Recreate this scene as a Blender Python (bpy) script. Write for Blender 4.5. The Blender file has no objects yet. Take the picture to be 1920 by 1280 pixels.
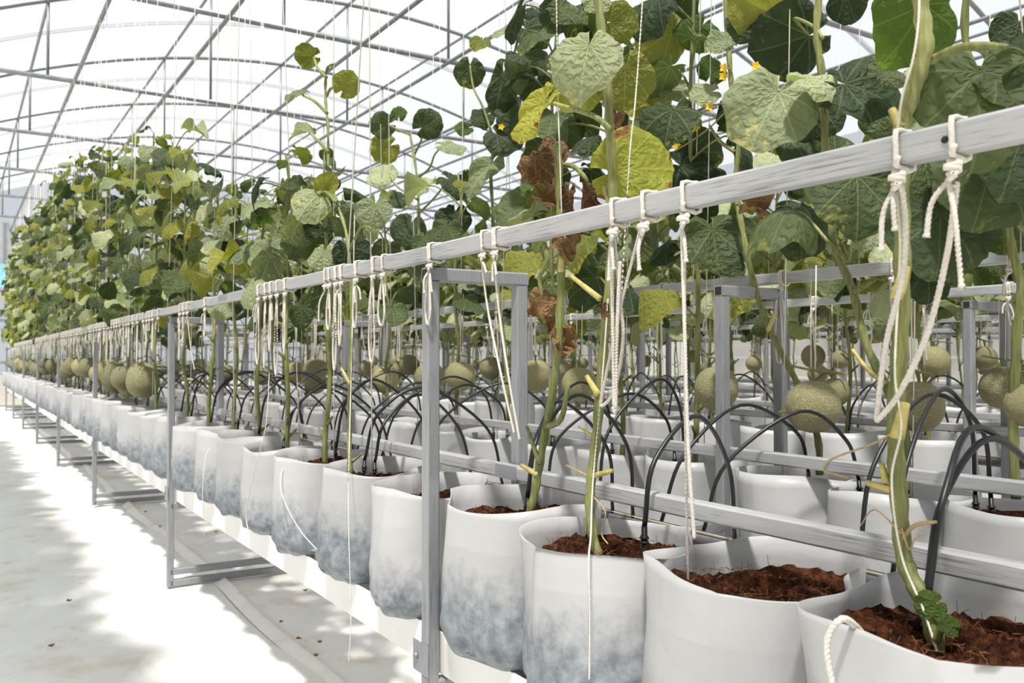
import bpy, math, random
import numpy as np
from mathutils import Vector, Matrix

# ------------------------------------------------------------------ camera, sky, sun, exposure
S = bpy.context.scene
COL = S.collection
PI = math.pi
FPX = 1650.0                      # focal length in pixels of the 1920 x 1280 frame
YAW = math.radians(32.27)
PITCH = math.radians(1.04)
CAM = Vector((0.0, 0.0, 1.0))
cam_data = bpy.data.cameras.new('camera')
cam_data.sensor_width = 36.0
cam_data.lens = FPX / 1920.0 * 36.0
cam_data.clip_start = 0.02
cam_data.clip_end = 300
cam_data.dof.use_dof = True
cam_data.dof.focus_distance = 1.55
cam_data.dof.aperture_fstop = 10.0
cam = bpy.data.objects.new('camera', cam_data)
cam.location = CAM
cam.rotation_euler = (PI / 2 + PITCH, 0, -YAW)
COL.objects.link(cam)
S.camera = cam
FWD = Vector((math.sin(YAW) * math.cos(PITCH), math.cos(YAW) * math.cos(PITCH), math.sin(PITCH)))
RIGHT = Vector((math.cos(YAW), -math.sin(YAW), 0))
UP = RIGHT.cross(FWD)

S.view_settings.view_transform = 'Standard'
S.view_settings.look = 'None'
S.view_settings.gamma = 1.0
S.view_settings.use_curve_mapping = False
S.view_settings.exposure = -0.32
S.cycles.max_bounces = 7
S.cycles.diffuse_bounces = 3
S.cycles.glossy_bounces = 2
S.cycles.caustics_reflective = False
S.cycles.caustics_refractive = False

world = bpy.data.worlds.new('sky')
S.world = world
world.use_nodes = True
bgn = world.node_tree.nodes['Background']
bgn.inputs['Color'].default_value = (0.80, 0.89, 1.0, 1)
bgn.inputs['Strength'].default_value = 0.86
world.cycles.sampling_method = 'NONE'

sun_data = bpy.data.lights.new('sun', 'SUN')
sun_data.energy = 10.5
sun_data.angle = math.radians(4.0)
sun_data.color = (1.0, 0.97, 0.92)
sun = bpy.data.objects.new('sun', sun_data)
SUNDIR = Vector((-0.28, -0.33, 1.0)).normalized()      # towards the sun
sun.rotation_euler = SUNDIR.to_track_quat('Z', 'Y').to_euler()
sun.location = (-5, -3, 12)
COL.objects.link(sun)


def ray(x, y):
    return FWD + RIGHT * ((x - 960) / FPX) - UP * ((y - 640) / FPX)


def onX(x, y, X):
    """point of the vertical plane world-X = X that shows at this place of the photograph"""
    d = ray(x, y)
    return CAM + d * ((X - CAM.x) / d.x)


# ------------------------------------------------------------------ material helpers
def new_mat(name):
    m = bpy.data.materials.new(name)
    m.use_nodes = True
    nt = m.node_tree
    nt.nodes.clear()
    out = nt.nodes.new('ShaderNodeOutputMaterial')
    return m, nt, out


def nd(nt, t, **kw):
    n = nt.nodes.new(t)
    for k, v in kw.items():
        if k.startswith('i_'):
            n.inputs[k[2:].replace('_', ' ')].default_value = v
        else:
            setattr(n, k, v)
    return n


def ramp(nt, fac, stops):
    r = nt.nodes.new('ShaderNodeValToRGB')
    e = r.color_ramp.elements
    e[0].position, e[0].color = stops[0][0], (*stops[0][1], 1)
    e[1].position, e[1].color = stops[-1][0], (*stops[-1][1], 1)
    for p, c in stops[1:-1]:
        q = e.new(p)
        q.color = (*c, 1)
    nt.links.new(fac, r.inputs[0])
    return r.outputs[0]


def mixc(nt, fac, a, b):
    m = nt.nodes.new('ShaderNodeMix')
    m.data_type = 'RGBA'
    for sock, v in ((0, fac), (6, a), (7, b)):
        if hasattr(v, 'is_linked') or hasattr(v, 'links'):
            nt.links.new(v, m.inputs[sock])
        else:
            m.inputs[sock].default_value = (*v, 1) if sock else v
    return m.outputs[2]


def math_n(nt, op, a, b=None, clamp=False):
    m = nt.nodes.new('ShaderNodeMath')
    m.operation = op
    m.use_clamp = clamp
    for i, v in enumerate((a, b)):
        if v is None:
            continue
        if hasattr(v, 'links'):
            nt.links.new(v, m.inputs[i])
        else:
            m.inputs[i].default_value = v
    return m.outputs[0]


def noise(nt, vec, scale, detail=3, rough=0.55):
    n = nd(nt, 'ShaderNodeTexNoise')
    n.inputs['Scale'].default_value = scale
    n.inputs['Detail'].default_value = detail
    n.inputs['Roughness'].default_value = rough
    if vec is not None:
        nt.links.new(vec, n.inputs['Vector'])
    return n.outputs['Fac']


def mapped(nt, src, scale):
    mp = nd(nt, 'ShaderNodeMapping')
    mp.inputs['Scale'].default_value = scale
    nt.links.new(src, mp.inputs['Vector'])
    return mp.outputs[0]


def principled(nt, col, rough, metal=0.0, spec=0.5):
    p = nd(nt, 'ShaderNodeBsdfPrincipled')
    if hasattr(col, 'links'):
        nt.links.new(col, p.inputs['Base Color'])
    else:
        p.inputs['Base Color'].default_value = (*col, 1)
    if hasattr(rough, 'links'):
        nt.links.new(rough, p.inputs['Roughness'])
    else:
        p.inputs['Roughness'].default_value = rough
    p.inputs['Metallic'].default_value = metal
    p.inputs['Specular IOR Level'].default_value = spec
    return p


def bump(nt, height, strength, dist, p):
    b = nd(nt, 'ShaderNodeBump')
    b.inputs['Strength'].default_value = strength
    b.inputs['Distance'].default_value = dist
    nt.links.new(height, b.inputs['Height'])
    nt.links.new(b.outputs[0], p.inputs['Normal'])
    return b


def simple(name, col, rough=0.6, metal=0.0, var=0.15, scale=20, bumpd=0.0, spec=0.4):
    m, nt, out = new_mat(name)
    tc = nd(nt, 'ShaderNodeTexCoord')
    n = noise(nt, tc.outputs['Object'], scale)
    a = tuple(c * (1 - var) for c in col)
    b = tuple(min(1, c * (1 + var)) for c in col)
    c = ramp(nt, n, [(0.3, a), (0.7, b)])
    p = principled(nt, c, rough, metal, spec)
    if bumpd:
        bump(nt, n, 0.6, bumpd, p)
    nt.links.new(p.outputs[0], out.inputs[0])
    return m


MAT = {}


def metal_mat(name, base, dark, metal, stretch):
    m, nt, out = new_mat(name)
    tc = nd(nt, 'ShaderNodeTexCoord')
    v = mapped(nt, tc.outputs['Object'], stretch)
    n = noise(nt, v, 9, 5, 0.62)
    n2 = noise(nt, tc.outputs['Object'], 3.0, 3)
    f = math_n(nt, 'ADD', math_n(nt, 'MULTIPLY', n, 0.7), math_n(nt, 'MULTIPLY', n2, 0.3))
    c = ramp(nt, f, [(0.34, dark), (0.47, base), (0.7, tuple(min(1, x * 1.16) for x in base))])
    p = principled(nt, c, 0.42, metal, 0.5)
    bump(nt, n, 0.15, 0.001, p)
    nt.links.new(p.outputs[0], out.inputs[0])
    return m


MAT['rail'] = metal_mat('galvanised_rail', (0.44, 0.44, 0.45), (0.20, 0.205, 0.215), 0.25, (40, 1.2, 40))
MAT['post'] = metal_mat('galvanised_post', (0.25, 0.255, 0.27), (0.13, 0.135, 0.145), 0.25, (40, 40, 1.2))
MAT['truss'] = metal_mat('galvanised_tube', (0.22, 0.225, 0.235), (0.15, 0.155, 0.16), 0.3, (3, 3, 3))
MAT['hole'] = simple('shaded_hollow', (0.02, 0.016, 0.014), 0.8)  # near-black colour stands in for shade inside tube ends and the drilled hole
MAT['rust'] = simple('rusty_weld', (0.20, 0.13, 0.09), 0.8, 0.2, 0.4, 60)
MAT['gutter'] = simple('cream_gutter_plastic', (0.84, 0.82, 0.78), 0.38, 0, 0.04, 6)
MAT['tube'] = simple('black_rubber_tube', (0.012, 0.013, 0.014), 0.38, 0, 0.2, 30)
MAT['pipe'] = simple('dusty_black_pipe', (0.06, 0.06, 0.062), 0.55, 0, 0.3, 30)
MAT['string'] = simple('white_cotton_string', (0.70, 0.66, 0.57), 0.9, 0, 0.12, 60)
MAT['flower'] = simple('yellow_petal', (0.85, 0.52, 0.02), 0.6, 0, 0.1, 60)
MAT['stub'] = simple('yellowed_stub', (0.44, 0.37, 0.12), 0.6, 0, 0.3, 60)
MAT['tendril'] = simple('dry_tendril', (0.42, 0.30, 0.14), 0.8, 0, 0.25, 60)
MAT['debris'] = simple('dried_flower', (0.24, 0.12, 0.04), 0.9, 0, 0.4, 80)
MAT['yellow_wire'] = simple('yellow_stripe', (0.45, 0.40, 0.18), 0.6)
MAT['blue'] = simple('pale_blue_plastic', (0.30, 0.62, 0.78), 0.4)
MAT['curtain'] = simple('grey_shade_cloth', (0.33, 0.34, 0.36), 0.9, 0, 0.12, 8)
MAT['plank'] = simple('pale_grey_board', (0.50, 0.48, 0.44), 0.7, 0, 0.1, 4)
MAT['corrugated'] = simple('corrugated_sheet_metal', (0.40, 0.37, 0.34), 0.6, 0.2, 0.1, 4)
MAT['panel'] = simple('pale_panel', (0.68, 0.66, 0.62), 0.6, 0, 0.05, 4)


def rope_mat():
    m, nt, out = new_mat('twisted_cotton_rope')
    tc = nd(nt, 'ShaderNodeTexCoord')
    n = noise(nt, tc.outputs['Object'], 260, 3)
    c = ramp(nt, n, [(0.3, (0.56, 0.51, 0.45)), (0.7, (0.70, 0.66, 0.60))])
    p = principled(nt, c, 0.92, 0, 0.15)
    bump(nt, n, 0.5, 0.0008, p)
    nt.links.new(p.outputs[0], out.inputs[0])
    return m


MAT['rope'] = rope_mat()


def film_mat():
    m, nt, out = new_mat('greenhouse_film')
    tc = nd(nt, 'ShaderNodeTexCoord')
    n = noise(nt, tc.outputs['Object'], 0.7, 2)
    c = ramp(nt, n, [(0.35, (0.90, 0.905, 0.91)), (0.65, (0.95, 0.952, 0.955))])
    tr = nd(nt, 'ShaderNodeBsdfTransparent')
    tr.inputs[0].default_value = (0.97, 0.97, 0.97, 1)
    tl = nd(nt, 'ShaderNodeBsdfTranslucent')
    nt.links.new(c, tl.inputs[0])
    df = nd(nt, 'ShaderNodeBsdfDiffuse')
    nt.links.new(c, df.inputs[0])
    m1 = nd(nt, 'ShaderNodeMixShader')
    m1.inputs[0].default_value = 0.22
    nt.links.new(tl.outputs[0], m1.inputs[1])
    nt.links.new(df.outputs[0], m1.inputs[2])
    m2 = nd(nt, 'ShaderNodeMixShader')
    m2.inputs[0].default_value = 0.28
    nt.links.new(tr.outputs[0], m2.inputs[1])
    nt.links.new(m1.outputs[0], m2.inputs[2])
    nt.links.new(m2.outputs[0], out.inputs[0])
    return m


MAT['film'] = film_mat()


def floor_mat():
    m, nt, out = new_mat('white_ground_sheet')
    tc = nd(nt, 'ShaderNodeTexCoord')
    v = mapped(nt, tc.outputs['Object'], (1.0, 0.8, 1))
    n = noise(nt, v, 2.2, 6, 0.6)
    n2 = noise(nt, v, 7.0, 5, 0.65)
    n3 = noise(nt, v, 90.0, 2, 0.6)
    base = ramp(nt, n, [(0.40, (0.88, 0.87, 0.85)), (0.58, (0.83, 0.81, 0.77)), (0.68, (0.70, 0.63, 0.52))])
    st = ramp(nt, n2, [(0.56, (1, 1, 1)), (0.72, (0.80, 0.70, 0.56))])
    mx = nd(nt, 'ShaderNodeMix', data_type='RGBA', blend_type='MULTIPLY')
    mx.inputs[0].default_value = 0.8
    nt.links.new(base, mx.inputs[6])
    nt.links.new(st, mx.inputs[7])
    sp = ramp(nt, n3, [(0.66, (1, 1, 1)), (0.78, (0.72, 0.66, 0.56))])
    mx2 = nd(nt, 'ShaderNodeMix', data_type='RGBA', blend_type='MULTIPLY')
    mx2.inputs[0].default_value = 0.6
    nt.links.new(mx.outputs[2], mx2.inputs[6])
    nt.links.new(sp, mx2.inputs[7])
    p = principled(nt, mx2.outputs[2], 0.5, 0, 0.35)
    bump(nt, n2, 0.35, 0.006, p)
    nt.links.new(p.outputs[0], out.inputs[0])
    return m


MAT['floor'] = floor_mat()


def bag_mat():
    m, nt, out = new_mat('white_bag_plastic')
    tc = nd(nt, 'ShaderNodeTexCoord')
    oi = nd(nt, 'ShaderNodeObjectInfo')
    sep = nd(nt, 'ShaderNodeSeparateXYZ')
    nt.links.new(tc.outputs['Object'], sep.inputs[0])
    add = nd(nt, 'ShaderNodeVectorMath', operation='ADD')
    nt.links.new(tc.outputs['Object'], add.inputs[0])
    rv = nd(nt, 'ShaderNodeVectorMath', operation='SCALE')
    rv.inputs[0].default_value = (13.0, 7.0, 5.0)
    nt.links.new(oi.outputs['Random'], rv.inputs['Scale'])
    nt.links.new(rv.outputs[0], add.inputs[1])
    n = noise(nt, add.outputs[0], 9, 4, 0.6)
    nf = noise(nt, add.outputs[0], 42, 5, 0.62)
    # damp coir showing through the film up to the filling line
    lvl = math_n(nt, 'ADD', 0.105, math_n(nt, 'MULTIPLY', oi.outputs['Random'], 0.10))
    h = math_n(nt, 'ADD', sep.outputs[2], math_n(nt, 'MULTIPLY', math_n(nt, 'SUBTRACT', n, 0.5), 0.12))
    h = math_n(nt, 'ADD', h, math_n(nt, 'MULTIPLY', math_n(nt, 'SUBTRACT', nf, 0.5), 0.07))
    d = math_n(nt, 'MULTIPLY', math_n(nt, 'SUBTRACT', lvl, h), 11.0, True)
    mott = ramp(nt, nf, [(0.36, (0.26, 0.285, 0.315)), (0.52, (0.37, 0.40, 0.435)), (0.68, (0.50, 0.525, 0.555))])
    c = mixc(nt, d, (0.70, 0.695, 0.70), mott)
    p = principled(nt, c, 0.36, 0, 0.45)
    bump(nt, n, 0.35, 0.012, p)
    tl = nd(nt, 'ShaderNodeBsdfTranslucent')
    nt.links.new(c, tl.inputs[0])
    mx = nd(nt, 'ShaderNodeMixShader')
    mx.inputs[0].default_value = 0.45
    nt.links.new(p.outputs[0], mx.inputs[1])
    nt.links.new(tl.outputs[0], mx.inputs[2])
    nt.links.new(mx.outputs[0], out.inputs[0])
    return m


MAT['bag'] = bag_mat()


def coir_mat():
    m, nt, out = new_mat('red_brown_coir')
    tc = nd(nt, 'ShaderNodeTexCoord')
    n = noise(nt, tc.outputs['Object'], 70, 6, 0.75)
    n2 = noise(nt, tc.outputs['Object'], 11, 3)
    f = math_n(nt, 'ADD', math_n(nt, 'MULTIPLY', n, 0.7), math_n(nt, 'MULTIPLY', n2, 0.3))
    c = ramp(nt, f, [(0.40, (0.010, 0.004, 0.002)), (0.5, (0.065, 0.021, 0.009)), (0.66, (0.20, 0.075, 0.03))])
    p = principled(nt, c, 0.95, 0, 0.1)
    bump(nt, n, 1.0, 0.012, p)
    nt.links.new(p.outputs[0], out.inputs[0])
    return m


MAT['coir'] = coir_mat()
MAT['fibre'] = simple('coir_fibre', (0.17, 0.07, 0.028), 0.9, 0, 0.4, 120)


def leaf_mat(name, dark, light, yellow, yamt, trans, spots=None):
    """UV carries the blade plane (petiole at 0,0; tip along +v) so veins and mottling belong to the leaf."""
    m, nt, out = new_mat(name)
    uv = nd(nt, 'ShaderNodeUVMap')
    oi = nd(nt, 'ShaderNodeObjectInfo')
    sep = nd(nt, 'ShaderNodeSeparateXYZ')
    nt.links.new(uv.outputs[0], sep.inputs[0])
    x, y = sep.outputs[0], sep.outputs[1]
    r = math_n(nt, 'SQRT', math_n(nt, 'ADD', math_n(nt, 'MULTIPLY', x, x), math_n(nt, 'MULTIPLY', y, y)))
    th = math_n(nt, 'ARCTAN2', x, y)
    s = math_n(nt, 'ABSOLUTE', math_n(nt, 'SINE', math_n(nt, 'MULTIPLY', th, 4.5)))
    dist = math_n(nt, 'MULTIPLY', math_n(nt, 'MULTIPLY', s, r), 0.22)
    vein = math_n(nt, 'SUBTRACT', 1.0, math_n(nt, 'MULTIPLY', dist, 75.0, True))
    rv = nd(nt, 'ShaderNodeVectorMath', operation='SCALE')
    rv.inputs[0].default_value = (17.0, 9.0, 4.0)
    nt.links.new(oi.outputs['Random'], rv.inputs['Scale'])
    add = nd(nt, 'ShaderNodeVectorMath', operation='ADD')
    nt.links.new(uv.outputs[0], add.inputs[0])
    nt.links.new(rv.outputs[0], add.inputs[1])
    n = noise(nt, add.outputs[0], 3.2, 2, 0.6)
    nf = noise(nt, add.outputs[0], 16, 1, 0.6)
    wob = math_n(nt, 'MULTIPLY', nf, 5.0)
    herr = math_n(nt, 'SINE', math_n(nt, 'ADD', math_n(nt, 'SUBTRACT', math_n(nt, 'MULTIPLY', r, 46.0), math_n(nt, 'MULTIPLY', s, 7.0)), wob))
    g = mixc(nt, oi.outputs['Random'], dark, light)
    mo = math_n(nt, 'ADD', math_n(nt, 'MULTIPLY', n, 0.6), math_n(nt, 'MULTIPLY', nf, 0.4))
    edge = math_n(nt, 'MULTIPLY', math_n(nt, 'SUBTRACT', r, 0.45), 0.35)
    mo = math_n(nt, 'ADD', mo, edge)
    yf = math_n(nt, 'MULTIPLY', math_n(nt, 'SUBTRACT', mo, 0.62 - yamt), 6.0, True)
    c = mixc(nt, yf, g, yellow)
    vc = tuple(min(1, a * 0.5 + b * 0.6 + 0.05) for a, b in zip(light, yellow))
    c = mixc(nt, math_n(nt, 'MULTIPLY', vein, 0.45), c, vc)
    if spots:
        sf = math_n(nt, 'MULTIPLY', math_n(nt, 'SUBTRACT', math_n(nt, 'ADD', n, edge), 0.60), 30.0, True)
        c = mixc(nt, sf, c, spots)
    p = principled(nt, c, 0.6, 0, 0.25)
    hgt = math_n(nt, 'MULTIPLY', math_n(nt, 'MULTIPLY', s, r), 1.6)
    hgt = math_n(nt, 'ADD', hgt, math_n(nt, 'MULTIPLY', math_n(nt, 'MULTIPLY', herr, s), 0.22))
    hgt = math_n(nt, 'ADD', hgt, math_n(nt, 'MULTIPLY', nf, 0.8))
    bump(nt, hgt, 0.8, 0.007, p)
    tl = nd(nt, 'ShaderNodeBsdfTranslucent')
    tcol = nd(nt, 'ShaderNodeMix', data_type='RGBA', blend_type='MULTIPLY')
    tcol.inputs[0].default_value = 1.0
    nt.links.new(c, tcol.inputs[6])
    tcol.inputs[7].default_value = (1.25, 1.35, 0.55, 1)
    nt.links.new(tcol.outputs[2], tl.inputs[0])
    mx = nd(nt, 'ShaderNodeMixShader')
    mx.inputs[0].default_value = trans
    nt.links.new(p.outputs[0], mx.inputs[1])
    nt.links.new(tl.outputs[0], mx.inputs[2])
    nt.links.new(mx.outputs[0], out.inputs[0])
    return m


MAT['leaf'] = leaf_mat('leaf_green', (0.028, 0.048, 0.016), (0.095, 0.12, 0.05), (0.28, 0.27, 0.07), 0.01, 0.33)
MAT['leaf_dark'] = leaf_mat('leaf_green_shaded', (0.018, 0.036, 0.013), (0.05, 0.075, 0.032), (0.18, 0.19, 0.05), -0.02, 0.28)  # dark leaf green, lowered further so the colour carries foliage shade
MAT['leaf_pale'] = leaf_mat('leaf_dusty_sunlit', (0.16, 0.19, 0.10), (0.37, 0.40, 0.225), (0.52, 0.50, 0.20), 0.015, 0.24)  # dusty pale leaf, with sunlit brightness put into the colour
MAT['leaf_yellow'] = leaf_mat('leaf_yellowing', (0.13, 0.15, 0.03), (0.25, 0.25, 0.05), (0.44, 0.38, 0.07), 0.03, 0.38)
MAT['leaf_spot'] = leaf_mat('leaf_yellow_scorched', (0.30, 0.31, 0.05), (0.42, 0.40, 0.07), (0.52, 0.44, 0.06), 0.05, 0.42, (0.22, 0.085, 0.03))
MAT['leaf_young'] = leaf_mat('leaf_young_green', (0.045, 0.09, 0.015), (0.10, 0.155, 0.026), (0.22, 0.26, 0.05), -0.05, 0.38)
MAT['leaf_dry'] = leaf_mat('leaf_dried_brown', (0.11, 0.055, 0.022), (0.26, 0.15, 0.07), (0.38, 0.25, 0.13), 0.05, 0.15)


def stem_mat():
    m, nt, out = new_mat('vine_stem')
    tc = nd(nt, 'ShaderNodeTexCoord')
    v = mapped(nt, tc.outputs['Object'], (60, 60, 5))
    n = noise(nt, v, 3, 4)
    n2 = noise(nt, tc.outputs['Object'], 5, 2)
    f = math_n(nt, 'ADD', math_n(nt, 'MULTIPLY', n, 0.5), math_n(nt, 'MULTIPLY', n2, 0.5))
    c = ramp(nt, f, [(0.36, (0.10, 0.115, 0.03)), (0.52, (0.20, 0.215, 0.07)), (0.66, (0.36, 0.34, 0.14))])
    p = principled(nt, c, 0.55, 0, 0.35)
    bump(nt, n, 0.5, 0.002, p)
    nt.links.new(p.outputs[0], out.inputs[0])
    return m


MAT['stem'] = stem_mat()


def melon_mat():
    m, nt, out = new_mat('netted_melon_skin')
    tc = nd(nt, 'ShaderNodeTexCoord')
    oi = nd(nt, 'ShaderNodeObjectInfo')
    vo = nd(nt, 'ShaderNodeTexVoronoi', feature='DISTANCE_TO_EDGE')
    vo.inputs['Scale'].default_value = 190
    wv = nd(nt, 'ShaderNodeVectorMath', operation='ADD')
    nz = nd(nt, 'ShaderNodeTexNoise')
    nz.inputs['Scale'].default_value = 40
    sc = nd(nt, 'ShaderNodeVectorMath', operation='SCALE')
    sc.inputs['Scale'].default_value = 0.012
    nt.links.new(tc.outputs['Object'], nz.inputs['Vector'])
    nt.links.new(nz.outputs['Color'], sc.inputs[0])
    nt.links.new(tc.outputs['Object'], wv.inputs[0])
    nt.links.new(sc.outputs[0], wv.inputs[1])
    nt.links.new(wv.outputs[0], vo.inputs['Vector'])
    net = math_n(nt, 'SUBTRACT', 1.0, math_n(nt, 'MULTIPLY', vo.outputs['Distance'], 5.0, True))
    g = mixc(nt, oi.outputs['Random'], (0.095, 0.095, 0.045), (0.30, 0.27, 0.13))
    ntc = mixc(nt, oi.outputs['Random'], (0.24, 0.235, 0.14), (0.44, 0.405, 0.235))
    c = mixc(nt, net, g, ntc)
    p = principled(nt, c, 0.75, 0, 0.25)
    bump(nt, net, 0.7, 0.002, p)
    nt.links.new(p.outputs[0], out.inputs[0])
    return m


MAT['melon'] = melon_mat()
MAT['ground'] = simple('bare_ground_outside', (0.30, 0.27, 0.20), 0.9, 0, 0.2, 0.6)


# ------------------------------------------------------------------ mesh helpers
class MB:
    def __init__(self):
        self.v, self.f, self.m, self.s, self.uv = [], [], [], [], {}

    def add(self, verts, faces, mat=0, smooth=False):
        o = len(self.v)
        self.v.extend(verts)
        for f in faces:
            self.f.append(tuple(i + o for i in f))
            self.m.append(mat)
            self.s.append(smooth)
        return o

    def tube(self, pts, r, seg=6, mat=0, cap=True, twist=0.0, lobes=0):
        pts = [Vector(p) for p in pts]
        n = len(pts)
        rs = r if isinstance(r, (list, tuple)) else [r] * n
        vs, fs = [], []
        t = (pts[1] - pts[0]).normalized()
        a = Vector((0, 0, 1)) if abs(t.z) < 0.9 else Vector((1, 0, 0))
        u = t.cross(a).normalized()
        L = 0.0
        for i, p in enumerate(pts):
            if i == 0:
                tn = (pts[1] - pts[0])
            elif i == n - 1:
                tn = (pts[-1] - pts[-2])
            else:
                tn = (pts[i + 1] - pts[i - 1])
            tn = tn.normalized() if tn.length > 1e-9 else t
            u = (u - tn * u.dot(tn))
            u = u.normalized() if u.length > 1e-6 else tn.orthogonal().normalized()
            w = tn.cross(u)
            if i:
                L += (p - pts[i - 1]).length
            for k in range(seg):
                an = 2 * PI * k / seg + twist * L
                rr = rs[i]
                if lobes:
                    rr *= 0.72 + 0.36 * abs(math.cos(lobes * PI * k / seg))
                vs.append(p + u * (rr * math.cos(an)) + w * (rr * math.sin(an)))
            t = tn
        for i in range(n - 1):
            for k in range(seg):
                k2 = (k + 1) % seg
                fs.append((i * seg + k, i * seg + k2, (i + 1) * seg + k2, (i + 1) * seg + k))
        if cap:
            fs.append(tuple(range(seg - 1, -1, -1)))
            fs.append(tuple((n - 1) * seg + k for k in range(seg)))
        self.add(vs, fs, mat, True)

    def box(self, lo, hi, mat=0):
        x0, y0, z0 = lo
        x1, y1, z1 = hi
        vs = [Vector(p) for p in ((x0, y0, z0), (x1, y0, z0), (x1, y1, z0), (x0, y1, z0), (x0, y0, z1), (x1, y0, z1), (x1, y1, z1), (x0, y1, z1))]
        self.add(vs, [(0, 3, 2, 1), (4, 5, 6, 7), (0, 1, 5, 4), (1, 2, 6, 5), (2, 3, 7, 6), (3, 0, 4, 7)], mat)

    def sq(self, p0, p1, s, s2=None, ch=0.12, mat=0, open_ends=False):
        """square tube with chamfered edges between two points"""
        p0, p1 = Vector(p0), Vector(p1)
        s2 = s2 or s
        t = (p1 - p0).normalized()
        a = Vector((0, 0, 1)) if abs(t.z) < 0.9 else Vector((0, 1, 0))
        u = t.cross(a).normalized()
        w = u.cross(t)
        c = ch * min(s, s2)
        hs, h2 = s / 2, s2 / 2
        prof = [(hs - c, -h2), (hs, -h2 + c), (hs, h2 - c), (hs - c, h2), (-hs + c, h2), (-hs, h2 - c), (-hs, -h2 + c), (-hs + c, -h2)]
        vs = [p + u * x + w * y for p in (p0, p1) for x, y in prof]
        fs = [(i, (i + 1) % 8, 8 + (i + 1) % 8, 8 + i) for i in range(8)]
        fs += [tuple(range(7, -1, -1)), tuple(range(8, 16))]
        self.add(vs, fs, mat)

    def build(self, name, mats, parent=None, loc=None, off=None):
        ob = bpy.data.objects.new(name, self.mesh(name, mats, off))
        if loc is not None:
            ob.location = loc
        if parent is not None:
            ob.parent = parent
        COL.objects.link(ob)
        return ob

    def mesh(self, name, mats, off=None):
        me = bpy.data.meshes.new(name)
        off = Vector(off) if off is not None else None
        vs = [tuple(Vector(v) - off) for v in self.v] if off is not None else [tuple(v) for v in self.v]
        me.from_pydata(vs, [], self.f)
        for m in (mats if isinstance(mats, (list, tuple)) else [mats]):
            me.materials.append(MAT[m])
        me.polygons.foreach_set('material_index', self.m)
        me.polygons.foreach_set('use_smooth', self.s)
        if self.uv:
            lay = me.uv_layers.new(name='UVMap')
            idx = np.empty(len(me.loops), dtype=np.int32)
            me.loops.foreach_get('vertex_index', idx)
            arr = np.zeros((len(vs), 2), dtype=np.float32)
            for i, c in self.uv.items():
                arr[i] = c
            lay.data.foreach_set('uv', arr[idx].ravel())
        me.update()
        return me


def tag(o, label=None, cat=None, group=None, kind=None):
    if label:
        o['label'] = label
    if cat:
        o['category'] = cat
    if group:
        o['group'] = group
    if kind:
        o['kind'] = kind
    return o


def empty(name, loc=(0, 0, 0), **kw):
    o = bpy.data.objects.new(name, None)
    o.empty_display_size = 0.05
    o.location = loc
    COL.objects.link(o)
    return tag(o, **kw)


def inst(name, me, parent=None, loc=(0, 0, 0), rot=None, sc=None):
    o = bpy.data.objects.new(name, me)
    o.location = loc
    if rot is not None:
        o.rotation_euler = rot
    if sc is not None:
        o.scale = (sc, sc, sc)
    if parent is not None:
        o.parent = parent
    COL.objects.link(o)
    return o


def bez(pts, n=8):
    """Catmull-Rom through points"""
    P = [Vector(p) for p in pts]
    P = [P[0] * 2 - P[1]] + P + [P[-1] * 2 - P[-2]]
    out = []
    for i in range(1, len(P) - 2):
        a, b, c, d = P[i - 1], P[i], P[i + 1], P[i + 2]
        for k in range(n):
            t = k / n
            out.append(0.5 * ((2 * b) + (c - a) * t + (2 * a - 5 * b + 4 * c - d) * t * t + (3 * b - a - 3 * c + d) * t ** 3))
    out.append(P[-2])
    return out


ONES = ['', 'first', 'second', 'third', 'fourth', 'fifth', 'sixth', 'seventh', 'eighth', 'ninth', 'tenth', 'eleventh', 'twelfth', 'thirteenth',
        'fourteenth', 'fifteenth', 'sixteenth', 'seventeenth', 'eighteenth', 'nineteenth']
TENS = ['', '', 'twent', 'thirt', 'fort', 'fift', 'sixt', 'sevent', 'eight', 'ninet']


def ordinal(n):
    if n < 20:
        return ONES[n]
    if n >= 100:
        return 'hundred-and-' + ordinal(n - 100) if n > 100 else 'hundredth'
    t, o = divmod(n, 10)
    return TENS[t] + ('ieth' if o == 0 else 'y-' + ONES[o])


ROWN = {0: 'aisle-facing opposite', 1: 'aisle-side', 2: 'second', 3: 'third', 4: 'fourth', 5: 'fifth', 6: 'sixth', 7: 'seventh', 8: 'eighth'}

# ------------------------------------------------------------------ layout numbers (metres)
BAY, FR0 = 2.5, 1.57                  # frames stand every 2.5 m along the rows
YEND = 20.6
BENCH_X = [0.80, 2.69, 4.58, 6.47]    # aisle-side posts of each double bench
PX = (0.0, 0.21, 0.81, 1.02)          # post offsets in one double bench
RAILZ = 1.207
HT = 0.028                            # tube size
ARCH_C, ARCH_Z, ARCH_K = 4.0, 4.92, 0.055
CHORD_Z = 3.60
TRUSS_Y = [6.8 + 2.37 * k for k in range(-5, 6)]


def rowX(r):
    b = BENCH_X[(r - 1) // 2]
    return b + (0.105 if r % 2 else 0.915)


def archz(x, c=ARCH_C):
    return ARCH_Z - ARCH_K * (x - c) ** 2


# ------------------------------------------------------------------ the setting
b = MB()
b.add([Vector(p) for p in ((-45, -45, -0.03), (60, -45, -0.03), (60, 60, -0.03), (-45, 60, -0.03))], [(0, 1, 2, 3)])
tag(b.build('ground', 'ground'), 'bare earth outside the film greenhouse', 'ground', kind='structure')

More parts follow.
